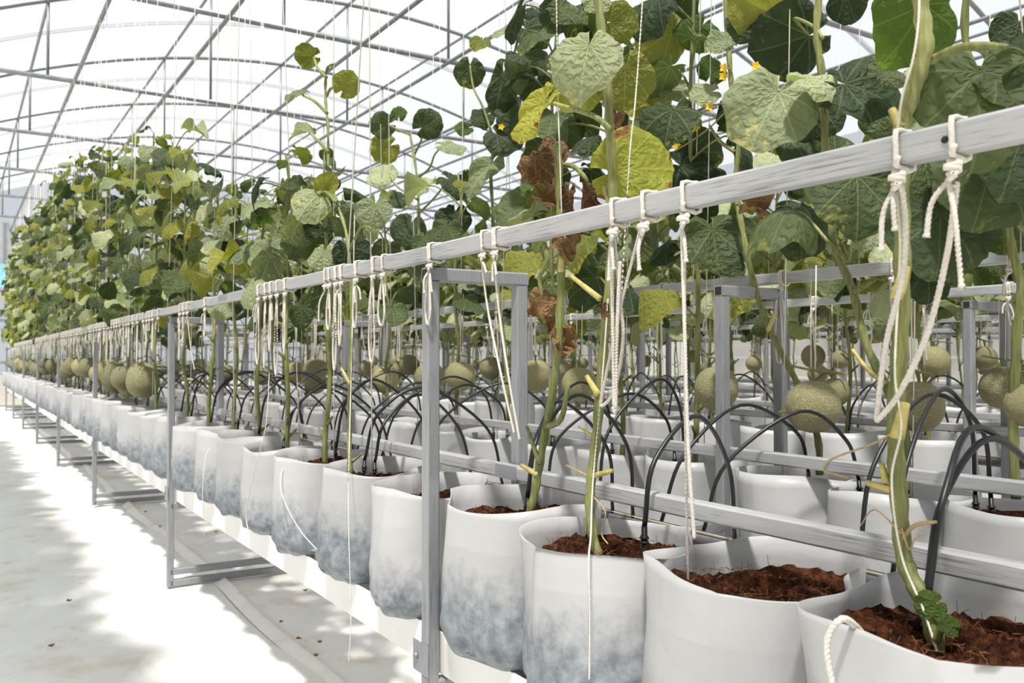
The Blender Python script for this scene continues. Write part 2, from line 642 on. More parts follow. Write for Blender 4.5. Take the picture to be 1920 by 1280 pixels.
# floor sheet with low wrinkles
rng = np.random.default_rng(5)
xs = np.concatenate([np.linspace(-10.6, -0.6, 20), np.linspace(-0.4, 2.6, 61), np.linspace(2.9, 8.9, 20)])
ys = np.concatenate([np.linspace(-5, 0.4, 12), np.linspace(0.5, 9, 140), np.linspace(9.2, YEND, 40)])
gx, gy = np.meshgrid(xs, ys, indexing='ij')
gz = 0.004 * np.sin(2.1 * gx + 1.3 * gy + 1) * np.sin(3.3 * gy - 0.8 * gx) + 0.003 * np.sin(7.0 * gy + 2.2 * gx + np.sin(3 * gx)) + 0.002 * np.sin(13 * gx + 5 * gy)
b = MB()
nx, ny = gx.shape
b.add([Vector(p) for p in zip(gx.ravel().tolist(), gy.ravel().tolist(), (gz.ravel() - 0.008).tolist())],
      [(i * ny + j, (i + 1) * ny + j, (i + 1) * ny + j + 1, i * ny + j + 1) for i in range(nx - 1) for j in range(ny - 1)], 0, True)
floor = tag(b.build('floor', 'floor'), 'white plastic ground sheet with tan stains', 'floor', kind='structure')
# overlapping sheet edge that runs along below the aisle bench
for k, X in enumerate((1.02, 2.92)):
    b = MB()
    prof = [(-0.05, -0.008), (-0.02, 0.002), (-0.004, 0.009), (0.004, 0.008), (0.008, 0.0), (0.012, -0.008)]
    yy = np.linspace(0.2, YEND - 0.1, 90)
    vs, fs = [], []
    for j, y in enumerate(yy):
        w = 0.012 * math.sin(1.7 * y + k) + 0.006 * math.sin(5.1 * y)
        hh = 1 + 0.3 * math.sin(3.1 * y)
        vs += [Vector((X + w + px, y, pz * hh)) for px, pz in prof]
    m = len(prof)
    for j in range(len(yy) - 1):
        fs += [(j * m + i, j * m + i + 1, (j + 1) * m + i + 1, (j + 1) * m + i) for i in range(m - 1)]
    b.add(vs, fs, 0, True)
    b.build('sheet_fold', 'floor', floor)


def arch_film(name, c, label, par=None):
    b = MB()
    xs = np.linspace(c - 4.9, c + 4.9, 41)
    ysf = np.linspace(-5, YEND, 23)
    vs = [Vector((x, y, archz(x, c) + 0.045)) for x in xs for y in ysf]
    n = len(ysf)
    b.add(vs, [(i * n + j, (i + 1) * n + j, (i + 1) * n + j + 1, i * n + j + 1) for i in range(len(xs) - 1) for j in range(n - 1)], 0, True)
    o = b.build(name, 'film', par)
    if par is None:
        tag(o, label, 'roof', kind='structure')
    return o


ceiling = arch_film('ceiling', ARCH_C, 'arched white translucent film roof of the greenhouse')
arch_film('neighbour_span_film', ARCH_C - 9.8, '', ceiling)


def quad(name, pts, mat, label, cat='wall'):
    b = MB()
    b.add([Vector(p) for p in pts], [tuple(range(len(pts)))])
    return tag(b.build(name, mat), label, cat, kind='structure')


XL, XR = ARCH_C - 4.9, ARCH_C + 4.9
XLL = XL - 9.8


def gable(c):
    return [(x, archz(x, c) + 0.045) for x in np.linspace(c - 4.9, c + 4.9, 21)]


def endwall(name, Y, label):
    pts = [(XR, Y, 0), (XLL, Y, 0)]
    g = gable(ARCH_C - 9.8) + gable(ARCH_C)[1:]
    pts += [(x, Y, z) for x, z in g]
    return quad(name, pts, 'film', label)


wall_back = endwall('wall_back', YEND, 'white film end wall at the far end of the rows')
endwall('wall_front', -5.0, 'white film end wall behind the viewer')
quad('wall_left', [(XLL, -5, 0), (XLL, YEND, 0), (XLL, YEND, CHORD_Z), (XLL, -5, CHORD_Z)], 'film', 'white film side wall beyond the neighbouring span')
wall_right = quad('wall_right', [(XR, -5, 1.5), (XR, YEND, 1.5), (XR, YEND, CHORD_Z + .045), (XR, -5, CHORD_Z + .045)], 'film', 'film side wall above pale horizontal boards')
# horizontal boards along the foot of the side wall
for k in range(6):
    for y0 in np.arange(-5, YEND - 0.5, 3.2):
        b = MB()
        b.box((XR - 0.03 - 0.004 * (k % 2), y0 + 0.006, 0.01 + 0.25 * k), (XR + 0.01, min(YEND, y0 + 3.194), 0.245 + 0.25 * k))
        b.build('plank', 'plank', wall_right)
# end wall framing
for z in (0.9, 1.75, 2.35, 2.95, CHORD_Z):
    b = MB()
    b.tube([(XL, YEND - 0.06, z), (XR, YEND - 0.06, z)], 0.025, 8)
    b.build('girt', 'truss', wall_back)
for x in np.arange(XL + 0.4, XR, 1.15):
    b = MB()
    b.tube([(x, YEND - 0.06, 0), (x, YEND - 0.06, archz(x))], 0.022, 8)
    b.build('mullion', 'truss', wall_back)

# ---- trusses: arch, chord, struts
def arch_pts(c, n=36, dz=0.0):
    return [(x, 0, archz(x, c) + dz) for x in np.linspace(c - 4.9, c + 4.9, n)]


b = MB(); b.tube(arch_pts(ARCH_C), 0.022, 8); me_arch = b.mesh('arch', 'truss')
b = MB(); b.tube([(XL, 0, CHORD_Z), (XR, 0, CHORD_Z)], 0.023, 8); me_chord = b.mesh('chord', 'truss')
PURL = [ARCH_C + (k - 2.25) * 1.47 for k in range(0, 6)]
STRUT = {}
for x in PURL + [PURL[0] - 1.2]:
    b = MB(); b.tube([(x, 0, CHORD_Z), (x, 0, archz(x))], 0.013, 8); STRUT[x] = b.mesh('strut', 'truss')
for i, y in enumerate(TRUSS_Y):
    t = empty('roof_truss', (0, y, 0), label='grey arched roof truss with chord and struts, %s from the near end' % ordinal(i + 1), cat='truss', group='roof trusses', kind='structure')
    inst('arch', me_arch, t)
    inst('chord', me_chord, t)
    for x in STRUT:
        inst('strut', STRUT[x], t)
b = MB(); b.tube(arch_pts(ARCH_C, 36, 0.075), 0.018, 6); me_bow = b.mesh('roof_bow', 'truss')
for i, y in enumerate([y + 1.185 for y in TRUSS_Y]):
    tag(inst('roof_bow', me_bow, None, (0, y, 0)), 'thin bow over the film, %s from the near end, between two trusses' % ordinal(i + 1), 'bow', 'thin bows over the film', 'structure')
# ---- purlins on the arches and carrier tubes on the chords
for i, x in enumerate(PURL):
    b = MB(); b.tube([(0, -5, 0), (0, YEND - 0.05, 0)], 0.016, 8)
    tag(b.build('roof_purlin', 'truss', None, (x, 0, archz(x) - 0.012)), 'long roof purlin under the film, %s from the aisle side' % ordinal(i + 1), 'purlin', 'roof purlins', 'structure')
CARR = {}
for r in range(1, 9):
    x = rowX(r)
    CARR[r] = x
    b = MB(); b.tube([(0, -5, 0), (0, YEND - 0.05, 0)], 0.017, 8)
    tag(b.build('carrier_tube', 'truss', None, (x, 0, CHORD_Z - 0.03)), 'overhead carrier tube above the %s row, strings tied to it' % ROWN[r], 'tube', 'overhead carrier tubes', 'structure')
# columns along the side wall
for i, y in enumerate(TRUSS_Y):
    if y < 0: continue
    b = MB(); b.tube([(0, 0, 0), (0, 0, CHORD_Z)], 0.035, 10); b.tube([(0, 0, 0), (0, 0, .02)], 0.07, 10)
    tag(b.build('column', 'truss', None, (XR - 0.1, y, 0)), 'round steel column by the boarded side wall, %s from the near end' % ordinal(i - 1), 'column', 'side wall columns', 'structure')

# things at the far end
b = MB()
n = 60
vs = []
for k in range(n + 1):
    x = -0.8 + 2.1 * k / n
    vs += [Vector((x, YEND - 0.16 - 0.03 * math.sin(k * 1.3), z)) for z in (2.7, 3.72)]
b.add(vs, [(2 * k, 2 * k + 2, 2 * k + 3, 2 * k + 1) for k in range(n)], 0, True)
tag(b.build('shade_curtain', 'curtain'), 'grey pleated shade curtain hanging on the far end wall', 'curtain')
b = MB()
b.box((0.0, -0.012, 2.40), (0.80, 0.012, 2.88))
for q in range(5):
    b.box((0.04 + .19 * q, -0.02, 2.41), (0.06 + .19 * q, 0.0, 2.87))
tag(b.build('tarpaulin', 'blue', None, (0, YEND - 0.28, 0)), 'pale blue plastic tarpaulin below the grey curtain', 'tarpaulin')
sheet = MB()
vs = []
for k in range(49):
    x = k / 48 * 1.0
    vs += [Vector((x, 0.018 * math.sin(k * PI / 2), 0)), Vector((x, 0.18 + 0.018 * math.sin(k * PI / 2), 2.0))]
sheet.add(vs, [(2 * k, 2 * k + 2, 2 * k + 3, 2 * k + 1) for k in range(48)])
tag(sheet.build('corrugated_sheet', 'corrugated', None, (6.95, YEND - 0.45, 0)), 'corrugated metal sheet leaning on the far end wall', 'metal sheet')
b = MB(); b.box((-0.03, -0.55, 0), (0.03, 0.55, 1.75)); b.box((-0.045, -0.58, 0), (0.045, -0.53, 1.78)); b.box((-0.045, 0.53, 0), (0.045, 0.58, 1.78))
tag(b.build('door_panel_board', 'panel', None, (XR - 0.2, 9.8, 0)), 'pale flat panel standing against the boarded side wall', 'panel')

# ------------------------------------------------------------------ benches
def bay_range(bi):
    X = BENCH_X[bi]
    return [k for k in range(-1, 8) if FR0 + BAY * k < YEND - 0.3]


me_post = MB(); me_post.sq((0, 0, 0.35), (0, 0, RAILZ - 2 * HT), HT); me_post = me_post.mesh('post', 'post')
me_post_t = MB(); me_post_t.sq((0, 0, 0), (0, 0, RAILZ - 2 * HT), HT); me_post_t = me_post_t.mesh('post', 'post')
cb = MB(); cb.sq((-HT / 2, 0, 0), (PX[1] + HT / 2, 0, 0), HT)
me_cross = cb.mesh('crossbar', 'post')
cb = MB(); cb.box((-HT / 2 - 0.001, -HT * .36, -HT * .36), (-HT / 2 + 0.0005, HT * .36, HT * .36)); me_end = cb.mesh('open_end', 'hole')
cb = MB(); cb.sq((PX[0], 0, 0), (PX[3], 0, 0), HT); me_foot = cb.mesh('foot_bar', 'post')
cb = MB(); cb.sq((PX[1], 0, 0), (PX[2], 0, 0), HT); me_brace = cb.mesh('support_bar', 'post')
cb = MB(); cb.box((-.016, -.02, -.03), (-.0135, .045, .03)); cb.tube([(-.0135, .03, 0), (-.021, .03, 0)], .007, 8); me_clip = cb.mesh('gutter_clip', 'post')


def gutter_mesh(y0, y1):
    b = MB()
    # U channel, local X 0..0.18, z 0..0.09, wall 3 mm
    prof = [(0, 0.088), (0.003, 0.004), (0.02, 0.0), (0.16, 0.0), (0.177, 0.004), (0.18, 0.088), (0.177, 0.088), (0.174, 0.006), (0.006, 0.006), (0.003, 0.088)]
    n = len(prof)
    vs = [Vector((x, y, z)) for y in (y0, y1) for x, z in prof]
    b.add(vs, [(i, (i + 1) % n, n + (i + 1) % n, n + i) for i in range(n)] + [tuple(range(n - 1, -1, -1)), tuple(range(n, 2 * n))])
    return b.mesh('gutter', 'gutter')


Y0B = -1.2
BL = 8 * BAY
ME_GUT = gutter_mesh(0, YEND - 0.5 - Y0B)
rb = MB(); rb.sq((0, 0, 0), (0, YEND - 0.5 - Y0B, 0), HT, HT * 1.05); ME_RAIL = rb.mesh('top_rail', 'rail')
rb = MB(); rb.sq((0, 0, 0), (0, YEND - 0.5 - Y0B, 0), HT * .9, HT); ME_MID = rb.mesh('middle_rail', 'rail')
pb = MB(); pb.tube([(0, 0, 0), (0, YEND - 0.5 - Y0B, 0)], 0.019, 10); ME_PIPE = pb.mesh('feed_pipe', 'pipe')
wb = MB(); wb.tube([(0, 0, 0), (0, YEND - 0.5 - Y0B, 0)], 0.0013, 5); ME_WIRE = wb.mesh('yellow_line', 'yellow_wire')
BN = ['aisle', 'second', 'third', 'fourth']
for bi, X in enumerate(BENCH_X):
    t = empty('growing_bench', (X, 0, 0), label='grey metal double growing bench, %s from the aisle, with rails and gutters' % ordinal(bi + 1), cat='bench', group='double growing benches')
    for k in bay_range(bi):
        y = FR0 + BAY * k
        for j, px in enumerate(PX):
            inst('post', me_post_t if j in (0, 3) else me_post, t, (px, y, 0))
        for px, fl in ((PX[0], 0), (PX[2], 0)):
            c = inst('crossbar', me_cross, t, (px, y, RAILZ - 1.5 * HT))
            e = inst('open_end', me_end, c)
            tag(e, 'dark open tube end')
        inst('foot_bar', me_foot, t, (0, y, HT / 2))
        inst('foot_bar', me_foot, t, (0, y, 0.062))
        inst('support_bar', me_brace, t, (0, y, 0.585))
        inst('bed_bar', me_foot, t, (0, y, 0.35))
        for px in (PX[0], PX[3]):
            inst('gutter_clip', me_clip, t, (px, y, 0.405), (0, 0, 0 if px == 0 else PI))
    inst('top_rail', ME_RAIL, t, (PX[0], Y0B, RAILZ - HT * .5 + .014))
    inst('top_rail', ME_RAIL, t, (PX[3], Y0B, RAILZ - HT * .5 + .014))
    inst('middle_rail', ME_MID, t, (PX[1] - HT, Y0B, 0.762))
    inst('middle_rail', ME_MID, t, (PX[2] + HT, Y0B, 0.762))
    inst('gutter', ME_GUT, t, (0.02, Y0B, 0.366))
    inst('gutter', ME_GUT, t, (0.82, Y0B, 0.366))
    p = inst('feed_pipe', ME_PIPE, t, (0.51, Y0B, 0.622))
    tag(p, 'black feed pipe between the two bag rows')
    inst('yellow_line', ME_WIRE, p, (-0.012, 0, 0.019))
    if bi == 0:
        pr = onX(1772, 262, X - HT / 2)
        hb = MB(); hb.tube([(-0.0012, 0, 0), (0.003, 0, 0)], 0.0035, 12)
        tag(hb.build('bolt_hole', 'hole', t, (-HT / 2, pr.y, pr.z)), 'small drilled hole')
        for yy, zz in ((1.59, 0.762),):
            hb = MB(); hb.box((0.18 - .012, 1.52, .748), (0.18 - .009, 1.60, .776)); hb.build('rail_bracket', 'post', t)

# ------------------------------------------------------------------ grow bags
def make_bag(seed, hi=False):
    R = random.Random(seed)
    seg, R0, H = (96 if hi else 48), 0.147, 0.272 + R.uniform(-.005, .008)
    ph = [R.uniform(0, 6.28) for _ in range(12)]
    creases = [R.uniform(-.5, .5) + .2 + k * PI / 2 for k in range(4)]
    zs = [0.0, 0.006, 0.018, 0.036, 0.06, 0.085, 0.11, 0.14, 0.17, 0.20, 0.225, 0.25, 1.0]
    if hi:
        zs = [0, .004, .01, .018, .028, .04, .052, .066, .08, .096, .112, .13, .15, .17, .19, .21, .23, .25, .259, 1.0]
    b = MB()

    def rad(th, z):
        q = z / H
        r = R0 * (0.80 + 0.20 * min(1, (q / 0.16)) ** 0.6) * (1 - 0.05 * max(0, q - .5))
        r *= 1 + 0.020 * math.cos(4 * th + ph[0]) + 0.018 * math.cos(2 * th + ph[1])
        w = max(0, 1 - q / .55)
        r += w * 0.0045 * math.sin(7 * th + 42 * z + ph[2]) + w * 0.0036 * math.sin(13 * th - 75 * z + ph[3])
        r += w * 0.0042 * math.sin(140 * z + 2.5 * math.sin(3 * th + ph[4]) + ph[6]) * max(0, math.sin(2 * th + ph[5]))
        q2 = max(0, q - .55)
        r += q2 * 0.030 * math.sin(3 * th + ph[7]) + q2 * 0.016 * math.sin(5 * th + ph[8])
        for c in creases:
            d = abs((th - c + PI) % (2 * PI) - PI)
            r += 0.0038 * math.exp(-(d / 0.05) ** 2) + R0 * (.055 * max(0, 1 - d / .6) - .012) * min(1, .25 + q)
        return r

    def top(th):
        return H + 0.005 * math.sin(2 * th + ph[9]) + 0.004 * math.sin(3 * th + ph[10]) - (0.011 * max(0, math.cos(th + 2.35)) if hi else 0)

    rings = []
    for z in zs:
        ring = []
        for k in range(seg):
            th = 2 * PI * k / seg
            zz = top(th) if z == 1.0 else z + (0.010 * max(0, math.sin(4 * th + ph[11])) if z < .012 else 0)
            r = rad(th, min(zz, H))
            ring.append(Vector((r * math.cos(th), r * math.sin(th), zz)))
        rings.append(ring)
    inner_z = [1.0, 0.25, 0.23, 0.20]
    for z in inner_z:
        ring = []
        for k in range(seg):
            th = 2 * PI * k / seg
            zz = top(th) - .0005 if z == 1.0 else z
            r = rad(th, min(zz, H)) - 0.0009
            ring.append(Vector((r * math.cos(th), r * math.sin(th), zz)))
        rings.append(ring)
    vs = [v for r in rings for v in r]
    fs = [tuple(range(seg - 1, -1, -1))]
    for i in range(len(rings) - 1):
        for k in range(seg):
            k2 = (k + 1) % seg
            fs.append((i * seg + k, i * seg + k2, (i + 1) * seg + k2, (i + 1) * seg + k))
    b.add(vs, fs, 0, True)
    # soil
    s = MB()
    nr = 22 if hi else 7
    sg = 72 if hi else 24
    RR = np.random.default_rng(seed)
    vs, fs = [], []
    for i in range(nr + 1):
        for k in range(sg):
            th = 2 * PI * k / sg
            q = i / nr
            r = q * (rad(th, .232) - .004)
            amp = 0.007 if hi else .005
            z = 0.236 + 0.012 * (1 - q) * math.sin(2 * th + ph[3]) + 0.010 * math.sin(3.1 * th + 7 * q + ph[0]) * q + RR.normal() * amp * .55 * (1 if i else 0) - 0.010 * max(0, q - .8) / .2
            vs.append(Vector((r * math.cos(th), r * math.sin(th), z)))
    for i in range(nr):
        for k in range(sg):
            k2 = (k + 1) % sg
            fs.append((i * sg + k, (i + 1) * sg + k, (i + 1) * sg + k2, i * sg + k2))
    s.add(vs, fs, 0, not hi)
    mf = None
    if hi:
        fb = MB()
        for q in range(260):
            a, r = R.uniform(0, 6.28), 0.108 * math.sqrt(R.random())
            p = Vector((r * math.cos(a), r * math.sin(a), .234 + R.uniform(-.002, .008)))
            d = Vector((R.uniform(-1, 1), R.uniform(-1, 1), R.uniform(-.25, .5))).normalized() * R.uniform(.006, .022)
            e = Vector((R.uniform(-1, 1), R.uniform(-1, 1), R.uniform(-.2, .4))) * .004
            fb.tube([p, p + d * .5 + e, p + d], .00045, 3, cap=False)
        for q in range(26):
            a, r = R.uniform(0, 6.28), 0.112 * math.sqrt(R.uniform(.4, 1))
            p = Vector((r * math.cos(a), r * math.sin(a), .232))
            fb.tube([p, p + Vector((R.uniform(-.004, .004), R.uniform(-.004, .004), R.uniform(.01, .03)))], .00035, 3, cap=False)
        mf = fb.mesh('coir_fibres', 'fibre')
    return b.mesh('bag_wall', 'bag'), s.mesh('coir', 'coir'), mf


BAGS = [make_bag(s) for s in range(10)]
HIBAGS = [make_bag(100 + s, True) for s in range(7)]

NEAR1 = [0.55, 0.835, 1.12, 1.405]
NEAR2 = [0.33, 0.61, 0.90, 1.165, 1.425]
OFFS = [0.20, 0.535, 0.87, 1.21, 1.555, 1.895, 2.23]
R_ = random.Random(77)


def bag_ys(r):
    ys = list({1: NEAR1, 2: NEAR2}.get(r, []))
    if r > 2:
        ys = [FR0 - BAY + o for o in OFFS]
    for k in range(0, 8):
        ys += [FR0 + BAY * k + o for o in OFFS]
    rng = random.Random(r * 31)
    X = rowX(r)
    lim = YEND - 0.8
    if r == 0:
        return ys
    return [y + (0 if (r < 3 and y < 1.5) else rng.uniform(-.015, .015)) for y in ys if y < lim and y > X / 1.92 - 0.75]


BAGZ = 0.452
BAGPOS = {}
for r in range(1, 9):
    X = rowX(r)
    rng = random.Random(r * 101)
    for i, y in enumerate(bag_ys(r)):
        if r > 2 and y > 4 + 1.9 * X:          # hidden behind the rows in front
            continue
        x = X + rng.uniform(-.008, .008)
        hi = (r == 1 and i < 7)
        ang = rng.uniform(0, 6.28)
        mw, ms, mf = HIBAGS[i] if hi else BAGS[rng.randrange(10)]
        e = empty('grow_bag', (x, y, BAGZ), label='white plastic grow bag, %s from the near end of the %s row' % (ordinal(i + 1), ROWN[r]), cat='grow bag', group='white grow bags')
        if hi:
            ang = 0.0
        e.rotation_euler = (0, 0, ang)
        s = rng.uniform(.97, 1.03)
        e.scale = (s, s, s)
        if r == 1 and i in (1,):
            e.scale = (1.03, 1.03, 1.0)
        inst('bag_wall', mw, e)
        if r <= 4:
            c = inst('coir', ms, e)
            if mf:
                tag(inst('coir_fibres', mf, c), kind='stuff')
        BAGPOS.setdefault(r, []).append((i + 1, x, y))

# ------------------------------------------------------------------ leaf blades
def blade(seed, nr=4, na=18, size=0.14, cup=.15, fold=.1, wave=.06, droop=.25, roll=0.0, crumple=0.0, lobes=.03, aspect=1.0, edge=.09):
    """grid of (pos, uv); petiole joint at the origin, tip along +Y, upper face +Z"""
    R = random.Random(seed)
    ph = [R.uniform(0, 6.28) for _ in range(8)]
    thm = math.radians(163)
    verts, uvs, faces = [], [], []
    for i in range(na + 1):
        th = -thm + 2 * thm * i / na
        ro = .235 * math.cos(th) + math.sqrt(max(0.0, .25 - .0552 * math.sin(th) ** 2))
        ro *= 1 + lobes * math.cos(5 * th + .5 * math.sin(ph[6])) - .05 * math.exp(-(th / .35) ** 2) + .02 * math.sin(11 * th + ph[0]) + R.uniform(-.018, .018)
        for j in range(nr + 1):
            q = (j / nr) ** 0.85 if j else 0.012
            rr = ro * q
            x, y = rr * math.sin(th) * aspect, rr * math.cos(th)
            uvs.append((x, y))
            z = cup * rr * rr - droop * max(0, y) ** 2 + fold * abs(x)
            z += wave * q * q * (math.sin(3 * th + ph[1]) + .6 * math.sin(5 * th + ph[2]) + .35 * math.sin(9 * th + ph[5]))
            z += .016 * math.sin(11 * x + ph[3]) * math.sin(9 * y + ph[4]) + .05 * rr * abs(math.sin(4.5 * th))
            z -= edge * q ** 5
            if crumple:
                z += crumple * (math.sin(9 * x + 5 * y + ph[6]) * .5 + math.sin(7 * y - 8 * x + ph[7]) * .5 + .4 * math.sin(23 * x + 11 * y)) * q
                x += crumple * .35 * math.sin(10 * y + ph[2]) * q
                y += crumple * .3 * math.sin(9 * x + ph[1]) * q
            if roll:
                k = roll
                zz = z
                xa = x * k
                x = math.sin(xa) / k * (1 - zz * 0)
                z = zz + (1 - math.cos(xa)) / k
            verts.append(Vector((x * size, y * size, z * size)))
    n = nr + 1
    for i in range(na):
        for j in range(nr):
            faces.append((i * n + j, i * n + j + 1, (i + 1) * n + j + 1, (i + 1) * n + j))
    return verts, uvs, faces


def leaf_arrays(seed, size, pet, tilt, **kw):
    """petiole from the stem node (origin) outwards (+Y) and the blade at its end"""
    b = MB()
    R = random.Random(seed)
    h = pet * R.uniform(.45, .8)
    L = pet * R.uniform(.7, .95)
    sx = R.uniform(-.015, .015)
    ppts = [(0, 0, 0), (sx * .5, L * .35, h * .55), (sx, L * .75, h * .95), (sx, L, h)]
    b.tube(bez(ppts, 2), [.0034] * 3 + [.0028] * 4, 5, 0, cap=False)
    v, uv, f = blade(seed, size=size, **kw)
    M = Matrix.Translation(Vector(ppts[-1])) @ Matrix.Rotation(R.uniform(-.35, .35), 4, 'Y') @ Matrix.Rotation(-tilt, 4, 'X')
    o = b.add([M @ p for p in v], f, 1, True)
    for i, c in enumerate(uv):
        b.uv[o + i] = c
    return b


LEAFSPEC = []
for s in range(9):
    R = random.Random(900 + s)
    LEAFSPEC.append(dict(seed=900 + s, size=R.uniform(.115, .15), pet=R.uniform(.08, .13), tilt=R.uniform(.0, 1.1),
                         cup=R.uniform(-.35, .3), fold=R.uniform(-.1, .25), wave=R.uniform(.05, .11), droop=R.uniform(.0, .4), roll=[0, 1.4, 0, -1.8, 1.9, 0, -2.4, 1.2, -1.2][s], nr=6, na=26, lobes=.03, edge=R.uniform(.03, .16)))
LEAF_ME = {}
for mat in ('leaf', 'leaf_dark', 'leaf_pale', 'leaf_yellow', 'leaf_young'):
    for s, sp in enumerate(LEAFSPEC):
        sp2 = dict(sp)
        if mat == 'leaf_young':
            sp2['size'] *= .55
            sp2['pet'] *= .6
        LEAF_ME[(mat, s)] = leaf_arrays(**sp2).mesh('leaf', ['stem', mat])


def pick_mat(R, mix):
    q = R.random()
    for m, p in mix:
        q -= p
        if q <= 0:
            return m
    return mix[-1][0]


MIX1 = [('leaf_pale', .36), ('leaf', .26), ('leaf_yellow', .18), ('leaf_dark', .13), ('leaf_young', .07)]
MIX3 = [('leaf_pale', .56), ('leaf_yellow', .20), ('leaf', .18), ('leaf_young', .06)]  # paler leaves put the sunlit look of the rows behind into colour
MIX2 = [('leaf_pale', .10), ('leaf', .38), ('leaf_yellow', .12), ('leaf_dark', .33), ('leaf_young', .07)]

# merged foliage for the rows where a leaf cannot be picked out
def merged_foliage(seed, zb, zt, n):
    R = random.Random(seed)
    b = MB()
    mats = ['stem', 'leaf', 'leaf_pale', 'leaf_yellow', 'leaf_dark']
    src = [leaf_arrays(**sp) for sp in LEAFSPEC]
    for k in range(n):
        s = src[R.randrange(len(src))]
        M = Matrix.Translation((R.uniform(-.03, .03), R.uniform(-.03, .03), zb + (zt - zb) * (k + R.random()) / n)) @ Matrix.Rotation(R.uniform(0, 6.28), 4, 'Z') @ Matrix.Rotation(R.uniform(-.3, .3), 4, 'X') @ Matrix.Scale(R.uniform(.7, 1.15), 4)
        mi = R.choice([1, 2, 2, 2, 2, 3, 1, 4])
        o = len(b.v)
        b.v.extend([M @ v for v in s.v])
        b.f.extend([tuple(i + o for i in f) for f in s.f])
        b.m.extend([mi if m else 0 for m in s.m])
        b.s.extend(s.s)
        for i, c in s.uv.items():
            b.uv[o + i] = c
    return b.mesh('foliage', mats)


FOL = [merged_foliage(40 + s, .52, 1.30 - .06 * (s % 3), 34) for s in range(5)]
ST_FAR = []
for s in range(5):
    R = random.Random(s)
    b = MB()
    pts = [(R.uniform(-.02, .02), R.uniform(-.03, .03), z) for z in np.linspace(0, 1.25, 8)]
    b.tube(bez(pts, 2), .006, 5)
    for q in range(5):
        z = R.uniform(.15, .55); a = R.uniform(0, 6.28)
        b.tube([(0, 0, z), (.05 * math.cos(a), .05 * math.sin(a), z + .04)], [.005, .003], 5)
    ST_FAR.append(b.mesh('stem', 'stem'))


def stem_mesh(pts, r0, r1, base, hi=False):
    P = bez(pts, 5 if hi else 3)
    n = len(P)
    b = MB()
    b.tube(P, [r0 + (r1 - r0) * i / n + (.0012 * math.sin(i * 1.9) if hi else 0) for i in range(n)], 10 if hi else 6)
    return b, P


def generic_plant(r, num, x, y, ztop, R, nleaf=None, mix=MIX1, zb=1.13, label_extra='', lower=True, scale=1.0):
    base = Vector((x, y, BAGZ + .205))
    e = empty('melon_plant', base, label='trellised melon vine in the %s bag of the %s row' % (ordinal(num), ROWN[r]), cat='melon plant', group='melon vines on strings')
    dx, dy = R.uniform(-.03, .03), R.uniform(-.05, .05)
    zs = np.linspace(0, ztop - base.z, 9)
    pts = [Vector((dx * t * 1.5 + R.uniform(-.012, .012) * (i > 0), dy * t + R.uniform(-.018, .018) * (i > 0), z)) for i, (t, z) in enumerate(zip(np.linspace(0, 1, 9), zs))]
    b, P = stem_mesh(pts, .0085, .004, base)

    def at_z(z):
        q = min(range(len(P)), key=lambda i: abs(P[i].z - z))
        return P[q]
    if lower:
        for q in range(R.randrange(3, 7)):
            z = R.uniform(.06, 1.1 - base.z)
            a = R.uniform(0, 6.28)
            p = at_z(z)
            b.tube([p, p + Vector((.035 * math.cos(a), .035 * math.sin(a), .03))], [.0055, .0035], 5)
    b.build('stem', 'stem', e)
    zl = zb - base.z
    top = ztop - base.z
    n = nleaf or int((top - zl) / 0.055)
    a = R.uniform(0, 6.28)
    for k in range(n):
        z = zl + (top - zl) * (k + R.uniform(.1, .9)) / n
        a += 2.4 + R.uniform(-.5, .5)
        m = pick_mat(R, mix)
        if k > n - 3:
            m = R.choice(['leaf_young', 'leaf', 'leaf_yellow'])
        s = R.randrange(9)
        sc = R.uniform(.8, 1.12) * scale * (.6 if k > n - 3 else 1)
        o = inst('leaf', LEAF_ME[(m, s)], e, at_z(z), (R.uniform(-.45, .25), R.uniform(-.25, .25), a), sc)
    return e


# ------------------------------------------------------------------ near plants placed one by one
HERO_N = [0]


def hero_leaf(e, x, y, X, size, n, tip, mat='leaf', pet=None, petX=None, seed=None, name='leaf', label=None, **kw):
    HERO_N[0] += 1
    base = Vector(e.location)
    P = onX(x, y, X)
    N = (RIGHT * n[0] + UP * n[1] - FWD * n[2]).normalized()
    a = math.radians(tip)
    T = UP * math.cos(a) + RIGHT * math.sin(a)
    T = (T - N * T.dot(N)).normalized()
    B = T.cross(N).normalized()
    args = dict(nr=11, na=60, size=size, cup=.05, fold=.10, wave=.06, droop=.12, lobes=.032)
    args.update(kw)
    v, uv, f = blade(seed or (5000 + HERO_N[0]), **args)
    b = MB()
    M = Matrix((B, T, N)).transposed()
    J = P - T * (.235 * size)                 # petiole joint
    o = b.add([M @ p for p in v], f, 0, True)
    b.uv.update({o + i: c for i, c in enumerate(uv)})
    ob = b.build(name, mat, e, J - base)
    if label:
        tag(ob, label)
    if pet:
        pp = [onX(px, py, petX or X) for px, py in pet] + [J - N * .003]
        q = bez(pp, 6)
        pb = MB()
        pb.tube(q, [.0052 - .0018 * i / len(q) for i in range(len(q))], 8)
        pb.build('petiole', 'stem', ob, None, J)
    return ob


def hero_stem(e, pix, X, r0, r1):
    base = Vector(e.location)
    pts = [onX(p[0], p[1], p[2] if len(p) > 2 else X) - base for p in pix]
    b, P = stem_mesh(pts, r0, r1, base, True)
    return b.build('stem', 'stem', e)


